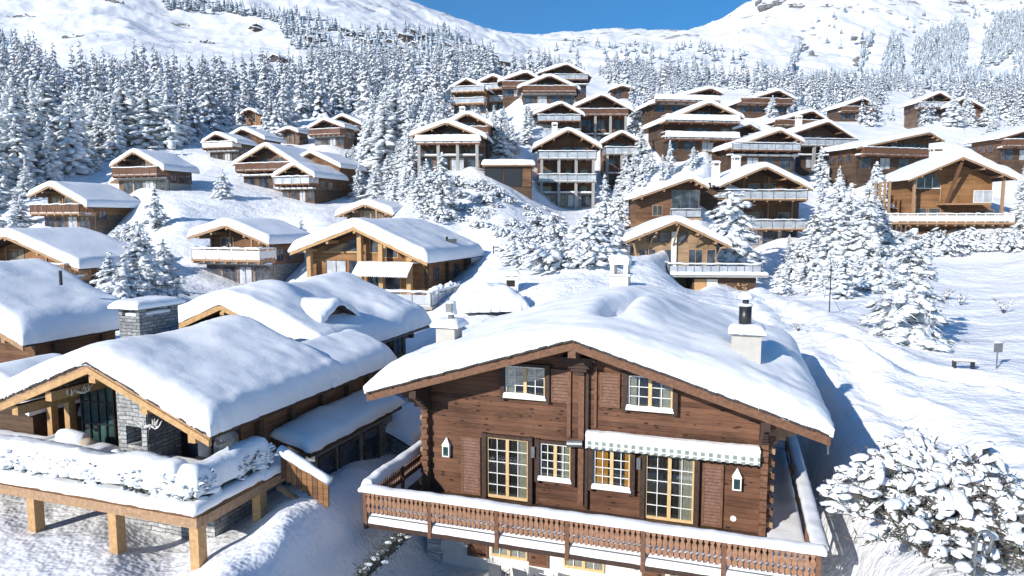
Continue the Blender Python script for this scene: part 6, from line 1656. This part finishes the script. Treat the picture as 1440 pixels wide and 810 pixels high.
# the big arching bush at bottom right -----------------------------
def big_bush():
    rs = np.random.default_rng(77); m = MB(); tw = MB(); lf = MB()
    Xc, Yc, _ = at(1318, 735, 15.2); z0 = gz(Xc, Yc)-.3
    for i in range(240):
        a = rs.uniform(0, 6.28); r = 2.3*rs.uniform(.08, 1)**.6; H = 1.9*math.sqrt(max(.06, 1-(r/2.5)**2))*rs.uniform(.7, 1.12)
        pts = []
        for j in range(7):
            t = j/6; pts.append(np.array([math.cos(a)*r*t**1.1+rs.normal(0, .03), math.sin(a)*r*t**1.1*.9+rs.normal(0, .03), H*math.sin(min(1, t*1.08)*math.pi*.56)*1.02+rs.normal(0, .02)]))
        tw.tube([tuple(p) for p in pts], [.035, .028, .022, .018, .013, .009, .005], 'twig', 5, cap=False)
        for j in range(2, 7):
            p = pts[j]; d = pts[j]-pts[j-1]
            if rs.random() < .74: lump(m, p+np.array([0, 0, .04]), d/np.linalg.norm(d)+rs.normal(0, .45, 3)*np.array([1, 1, .3]), rs.uniform(.10, .24), rs.uniform(.07, .16), rs.uniform(.05, .11), 'snow_lump', 2 if rs.random() < .5 else 1, .09, rs, .4)
            for k in range(14):
                dd = Vector((rs.normal(), rs.normal(), rs.normal()*.6+.1)).normalized(); L_ = rs.uniform(.07, .19); q = dd.cross(Vector((rs.normal(), rs.normal(), 1))).normalized()*.017; b0 = Vector(p)+Vector(rs.normal(0, .06, 3))
                lf.add([tuple(b0), tuple(b0+dd*L_*.5+q), tuple(b0+dd*L_), tuple(b0+dd*L_*.5-q)], [(0, 1, 2, 3)], 'leaf' if rs.random() < .55 else 'twig')
    # a few fat cushions of snow bridging the branches
    for i in range(46):
        a = rs.uniform(0, 6.28); r = 1.7*rs.random()**.5; H = 1.8*math.sqrt(max(.08, 1-(r/2.5)**2))
        lump(m, (math.cos(a)*r, math.sin(a)*r*.9, H-.04), (math.cos(a), math.sin(a), -.5), rs.uniform(.14, .34), rs.uniform(.1, .2), rs.uniform(.07, .13), 'snow_lump', 2, .05, rs, .4)
    root = empty('bush', (Xc, Yc, z0)); root.scale = (1.12, 1.12, 1.38); tag(root, 'huge arching bush weighed down by snow at the bottom right corner', 'bush')
    m.build('snow_clumps', root, True); tw.build('branches', root); lf.build('leaves', root)
big_bush()
def thin_twigs(px, py, D, s, n, name, lab):
    X, Y, _ = at(px, py, D); rs = np.random.default_rng(int(px)); m = MB()
    for i in range(n):
        a = rs.uniform(0, 6.28); L_ = s*rs.uniform(.5, 1.1); t1 = (math.cos(a)*L_*.3, math.sin(a)*L_*.3, L_*.6); t2 = (math.cos(a)*L_*.7, math.sin(a)*L_*.7, L_*rs.uniform(.7, 1)); m.tube([(0, 0, -.1), t1, t2], [.018, .012, .004], 'twig', 4, cap=False)
        for k in range(2): m.tube([t1, (t1[0]+rs.normal()*.2*s, t1[1]+rs.normal()*.2*s, t1[2]+.25*s)], [.008, .003], 'twig', 4, cap=False)
        lump(m, (t1[0], t1[1], t1[2]), (t1[0], t1[1], .2), .08*s+.03, .05*s+.02, .04*s+.02, 'snow_lump', 0, .1, rs)
    tag(m.build(name, None, True, (X, Y, gz(X, Y))), lab, 'bush')
thin_twigs(1232, 655, 20, .9, 16, 'bare_shrub', 'bare twiggy shrub in the blue shadow right of the carved balcony')
thin_twigs(1222, 790, 15.5, .8, 14, 'bare_shrub', 'bare twigs poking from the snow at the foot of the big arching bush')
thin_twigs(1412, 432, 46, 1.2, 16, 'bare_shrub', 'small bare bush alone on the snowfield near the right edge')
thin_twigs(1122, 478, 37, .5, 14, 'bare_shrub', 'dark twigs lying in the snow just right of the carved balcony chalet\'s rear roof')
thin_twigs(1352, 412, 52, 1.0, 16, 'bare_shrub', 'small dark bush right of the lone spruce')
thin_twigs(1332, 404, 54, 1.0, 16, 'bare_shrub', 'small snowy bush close behind the lone spruce on its right')

# ------------------------------------------------------------------ small things
def crook_lamp():
    X, Y, Z = at(1369, 815, 13.0); z = gz(X, Y); zt = at(1369, 747, 13.0)[2]
    m = MB(); pts = [(0, 0, z-Z), (0, 0, zt-Z-.28)]
    root = empty('crook_post', (X, Y, Z)); tag(root, 'grey metal crook post with scrolled end before the arching bush', 'post')
    c = .16; h = zt-Z
    arc = [(0, 0, -1.5), (0, 0, h-.3)]
    for i in range(15): a = math.pi-math.pi*1.18*i/14; arc.append((c+c*math.cos(a), 0, h-.16+.16*math.sin(a)))
    arc += [(2*c-.02, 0, h-.42), (c+.12, 0, h-.52), (c+.03, 0, h-.5), (c-.01, 0, h-.42), (c+.04, 0, h-.36)]
    m.tube(arc, .034, 'metal_grey', 10); m.build('scroll', root, True)
    m = MB(); m.tube([(0, 0, h-.62), (0, 0, h-.5)], .06, 'metal_grey', 10); m.build('collar', root)
crook_lamp()
def post(name, px, py0, py1, D, r, lab, cat, key='metal_grey', extra=None):
    X, Y, _ = at(px, py0, D); z = gz(X, Y); zt = at(px, py1, D)[2]
    root = empty(name, (X, Y, z)); tag(root, lab, cat); m = MB(); m.tube([(0, 0, -.4), (0, 0, zt-z)], r, key, 8); m.build('pole', root)
    if extra: extra(root, zt-z)
    return root
def signplate(root, h): m = MB(); m.box(-.19, .19, -.05, -.02, h-.42, h, 'metal_grey'); m.build('sign_plate', root); s = MB(); s.tube([(-.2, -.035, h+.02), (.2, -.035, h+.02)], .04, 'snow_lump', 6); s.build('snow_cap', root, True)
post('sign_post', 1400, 534, 482, 30, .03, 'sign post with a small square plate on the snowfield at right', 'sign', extra=signplate)
post('marker_stick', 1405, 536, 516, 30.5, .02, 'short leaning marker stick beside the square sign post', 'stick')
def wires(root, h):
    m = MB(); m.tube([(0, 0, h*.62), (-.25, 0, h*.55), (-.35, 0, h*.3)], .015, 'metal_dark', 5); m.tube([(0, 0, h*.45), (.7, .1, .1)], .012, 'metal_dark', 5); m.build('stay', root)
post('slalom_pole', 1166, 440, 374, 42, .035, 'tall thin dark pole standing in the snow right of the rear slope', 'pole', 'metal_dark', wires)
def lantern(root, h): m = MB(); m.tube([(0, 0, h), (.08, 0, h+.25), (.3, 0, h+.3), (.42, 0, h+.1)], .035, 'metal_dark', 6); m.tube([(.42, 0, h-.12), (.42, 0, h+.1)], [.12, .06], 'metal_dark', 8); m.build('lantern', root)
post('street_lamp', 779, 332, 308, 72, .05, 'curved street lamp on the lane above the bushes', 'lamp', 'metal_dark', lantern)
def bench():
    X, Y, _ = at(1354, 524, 30); z = gz(X, Y); root = empty('bench', (X, Y, z)); root.rotation_euler.z = R(-8); tag(root, 'small dark bench nearly buried in the open snowfield', 'bench')
    m = MB(); m.box(-.42, .42, -.15, .15, .30, .36, 'timber_grey'); m.build('seat', root)
    for x in (-.38, .38): m = MB(); m.box(x-.03, x+.03, -.14, .14, -.2, .30, 'metal_dark'); m.build('leg', root)
    snow_sheet(-.44, .44, -.17, .17, lambda X, Y: X*0+.361, .08, .08, .08, .01, 2, .05, jag=.005).build('snow_cap', root, True)
bench()
def buried_car():
    X, Y, _ = at(694, 436, 46); z = gz(X, Y); root = empty('parked_car', (X, Y, z)); root.rotation_euler.z = R(12); tag(root, 'parked car buried under a white mound beside the golden chalet', 'car')
    m = MB()
    prof = [(-1.85, .35), (-1.85, .8), (-1.1, .95), (-.6, 1.4), (.9, 1.42), (1.6, .95), (1.85, .85), (1.85, .35)]; m.prism(prof[::-1], -.8, .8, 'metal_dark'); m.build('body', root)
    for x in (-1.15, 1.15):
        for y in (-.82, .66): w = MB(); w.tube([(x, y, .32), (x, y+.16, .32)], .32, 'metal_dark', 14); w.build('wheel', root)
    prx = lambda X_, Y_: np.interp(X_, [-1.9, -1.1, -.6, .9, 1.6, 1.9], [.78, .95, 1.4, 1.42, .95, .8])
    snow_sheet(-2.3, 2.3, -1.3, 1.3, lambda X_, Y_: X_*0+.12, .45, .6, .6, .32, 6, .1, jag=.1, ns=1.0, top=lambda X_, Y_: .15+.9*(prx(X_, Y_)-.1)*np.clip((2.3-np.abs(X_))/.5, 0, 1)*np.clip((1.3-np.abs(Y_))/.4, 0, 1)).build('snow_cover', root, True)
buried_car()
def cube_hut():
    X, Y, _ = at(718, 402, 50); z = gz(X, Y); root = empty('ticket_box', (X, Y, z)); tag(root, 'small white cabinet with a dark opening beside the lane', 'cabinet')
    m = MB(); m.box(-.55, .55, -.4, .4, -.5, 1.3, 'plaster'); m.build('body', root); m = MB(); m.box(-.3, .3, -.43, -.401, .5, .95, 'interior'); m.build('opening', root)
    snow_sheet(-.65, .65, -.5, .5, lambda X, Y: X*0+1.3, .35, .25, .25, .05, 3, .1).build('snow_cap', root, True)
cube_hut()
def lane_fence(pts, D, lab):
    P3 = []
    for (px, py), d in zip(pts, D):
        X, Y, _ = at(px, py, d); P3.append((X, Y, gz(X, Y)))
    o = P3[0]; root = empty('fence', o); tag(root, lab, 'fence'); m = MB(); r = MB()
    q = [(a[0]-o[0], a[1]-o[1], a[2]-o[2]) for a in P3]
    for a, b in zip(q[:-1], q[1:]):
        n = 4
        for i in range(n+1): t = i/n; p = [a[j]+(b[j]-a[j])*t for j in range(3)]; m.box(p[0]-.05, p[0]+.05, p[1]-.05, p[1]+.05, p[2]-.3, p[2]+.9, 'beam_dark')
        for z in (.45, .8): r.bar((a[0], a[1], a[2]+z), (b[0], b[1], b[2]+z), .05, .1, 'beam_dark')
    m.build('post', root); r.build('rail', root)
lane_fence([(694, 350), (740, 362), (790, 385)], [66, 62, 57], 'dark rail fence running down the lane right of the golden chalet')

# retaining hedge twigs in the hollow left of the ground floor
def hollow_hedge():
    rs = np.random.default_rng(9); m = MB(); a = at(505, 812, 17.6); b = at(572, 748, 21.5); root = empty('hedge', a); tag(root, 'dark bare hedge half buried in the hollow below the balcony\'s left end', 'hedge')
    for i in range(1300):
        t = rs.random(); x = (b[0]-a[0])*t+rs.normal()*.10; y = (b[1]-a[1])*t+rs.normal()*.08; z = (b[2]-a[2])*t+rs.normal()*.12
        d = Vector((rs.normal(), rs.normal(), abs(rs.normal()))).normalized(); L_ = rs.uniform(.06, .2); q = d.cross(Vector((0, 0, 1))).normalized()*.02
        m.add([(x-q.x, y-q.y, z), (x+q.x, y+q.y, z), (x+d.x*L_, y+d.y*L_, z+d.z*L_)], [(0, 1, 2)], 'leaf')
        if i % 50 == 0: lump(m, (x, y, z+.05), (1, 0, 0), .13, .1, .05, 'snow_lump', 1, .1, rs)
    m.bar((0, 0, -.08), (b[0]-a[0], b[1]-a[1], b[2]-a[2]-.08), .16, .16, 'leaf'); m.build('twigs', root)
hollow_hedge()

# bare rock outcrops on the mountain ------------------------------
def outcrop(px, py, w_, h_, seed, lab):
    q = foot_at(px, py)
    if not q: return
    rs = np.random.default_rng(seed); k = q[1]/FOC; m = MB()
    lump(m, (0, .3, -.1), (1, 0, .05), w_*k*.42, k*min(w_, h_)*.2, h_*k*.22, 'rock', 2, .12, rs, 1)
    for i in range(int(6+w_*.5)):
        x = rs.normal()*w_*k*.32; z = rs.normal()*h_*k*.3; r = k*min(w_, h_)*rs.uniform(.12, .34)
        lump(m, (x, abs(z)*1.2, z), (rs.normal(), .4, rs.normal()*.5), r*1.7, r, r*.9, 'rock', 1, .22, rs, 1)
        if rs.random() < .7: lump(m, (x, abs(z)*1.2+.2*r, z+r*.55), (1, .3, 0), r*1.5, r*.9, r*.45, 'snow_lump', 1, .15, rs, .6)
    o = m.build('rock_outcrop', None, False, (q[0], q[1], gz(*q)-.3*k)); tag(o, lab, 'rock', 'bare rocks on the mountain')
for a in [(1078, 8, 40, 16, 1, 'bare grey rocks on the right hand mountain shoulder at the skyline'), (1112, 10, 26, 14, 2, 'bare grey rocks just right of the skyline rocks on the mountain shoulder'), (1150, 8, 24, 10, 3, 'small grey rocks right of the mountain shoulder'),
          (1202, 66, 14, 30, 4, 'upright dark rock rib in the snow gully left of the mountain woods'), (1198, 92, 10, 22, 5, 'lower dark rock rib under the upright one left of the mountain woods'), (1130, 80, 10, 40, 6, 'thin broken rock band left of the rock ribs on the mountain'),
          (52, 24, 50, 8, 7, 'long flat rock band on the upper left snow slope'), (128, 52, 40, 7, 8, 'flat rock band lower on the upper left snow slope'), (258, 34, 46, 5, 9, 'thin rock band in the middle of the upper left slope'), (300, 60, 30, 6, 10, 'small rock band right of the thin one on the upper left slope'),
          (176, 3, 26, 7, 11, 'rock patch at the top edge of the upper left slope'), (1320, 3, 36, 5, 12, 'rock patch at the top edge above the right mountain woods'), (796, 58, 20, 6, 13, 'small rocks on the saddle below the blue sky')]: outcrop(*a)
# ------------------------------------------------------------------ light
SUN_EL, AZ = 25.0, 46.0      # shadows fall to the right and away: 41 degrees from +x towards +y
dirx, diry = math.cos(R(AZ)), math.sin(R(AZ))
to_sun = Vector((-dirx*math.cos(R(SUN_EL)), -diry*math.cos(R(SUN_EL)), math.sin(R(SUN_EL))))
ld = bpy.data.lights.new('sun', 'SUN'); ld.energy = 4.9; ld.angle = R(.53); ld.color = (1, .95, .875)
lo = bpy.data.objects.new('sun', ld); COL.objects.link(lo); lo.rotation_euler = (-to_sun).to_track_quat('-Z', 'Y').to_euler(); lo.location = (-40, -40, 60)
w = bpy.data.worlds.new('World'); scene.world = w; w.use_nodes = True
nt = w.node_tree; bg = nt.nodes['Background']; sk = nt.nodes.new('ShaderNodeTexSky'); sk.sky_type = 'NISHITA'; sk.sun_disc = False
sk.sun_elevation = R(SUN_EL); sk.sun_rotation = math.atan2(to_sun.x, to_sun.y) % (2*math.pi)
sk.altitude = 1500; sk.air_density = 1.0; sk.dust_density = .3; sk.ozone_density = 3.0
hs = nt.nodes.new('ShaderNodeHueSaturation'); hs.inputs['Saturation'].default_value = 1.5; nt.links.new(sk.outputs[0], hs.inputs['Color']); nt.links.new(hs.outputs[0], bg.inputs[0]); bg.inputs[1].default_value = .12
scene.view_settings.view_transform = 'Standard'; scene.view_settings.look = 'None'; scene.view_settings.exposure = 0.32; scene.view_settings.gamma = 1
scene.view_settings.use_curve_mapping = False
scene.render.engine = 'CYCLES'
scene.cycles.max_bounces = 6; scene.cycles.diffuse_bounces = 3; scene.cycles.transparent_max_bounces = 6

hz = MB(); hz.box(-3050, 3050, -135, 2680, -45, 560, 'snow'); ho = hz.build('haze'); tag(ho, 'thin cold haze over the valley', 'haze', kind='stuff'); ho.data.materials.clear()
hm = bpy.data.materials.new('haze'); hm.use_nodes = True; hn = hm.node_tree; hn.nodes.clear(); ov_ = hn.nodes.new('ShaderNodeOutputMaterial'); pv = hn.nodes.new('ShaderNodeVolumePrincipled')
pv.inputs['Color'].default_value = (.86, .92, 1, 1); pv.inputs['Density'].default_value = .00015; pv.inputs['Anisotropy'].default_value = .2
hn.links.new(pv.outputs[0], ov_.inputs['Volume']); ho.data.materials.append(hm)
scene.cycles.volume_bounces = 0
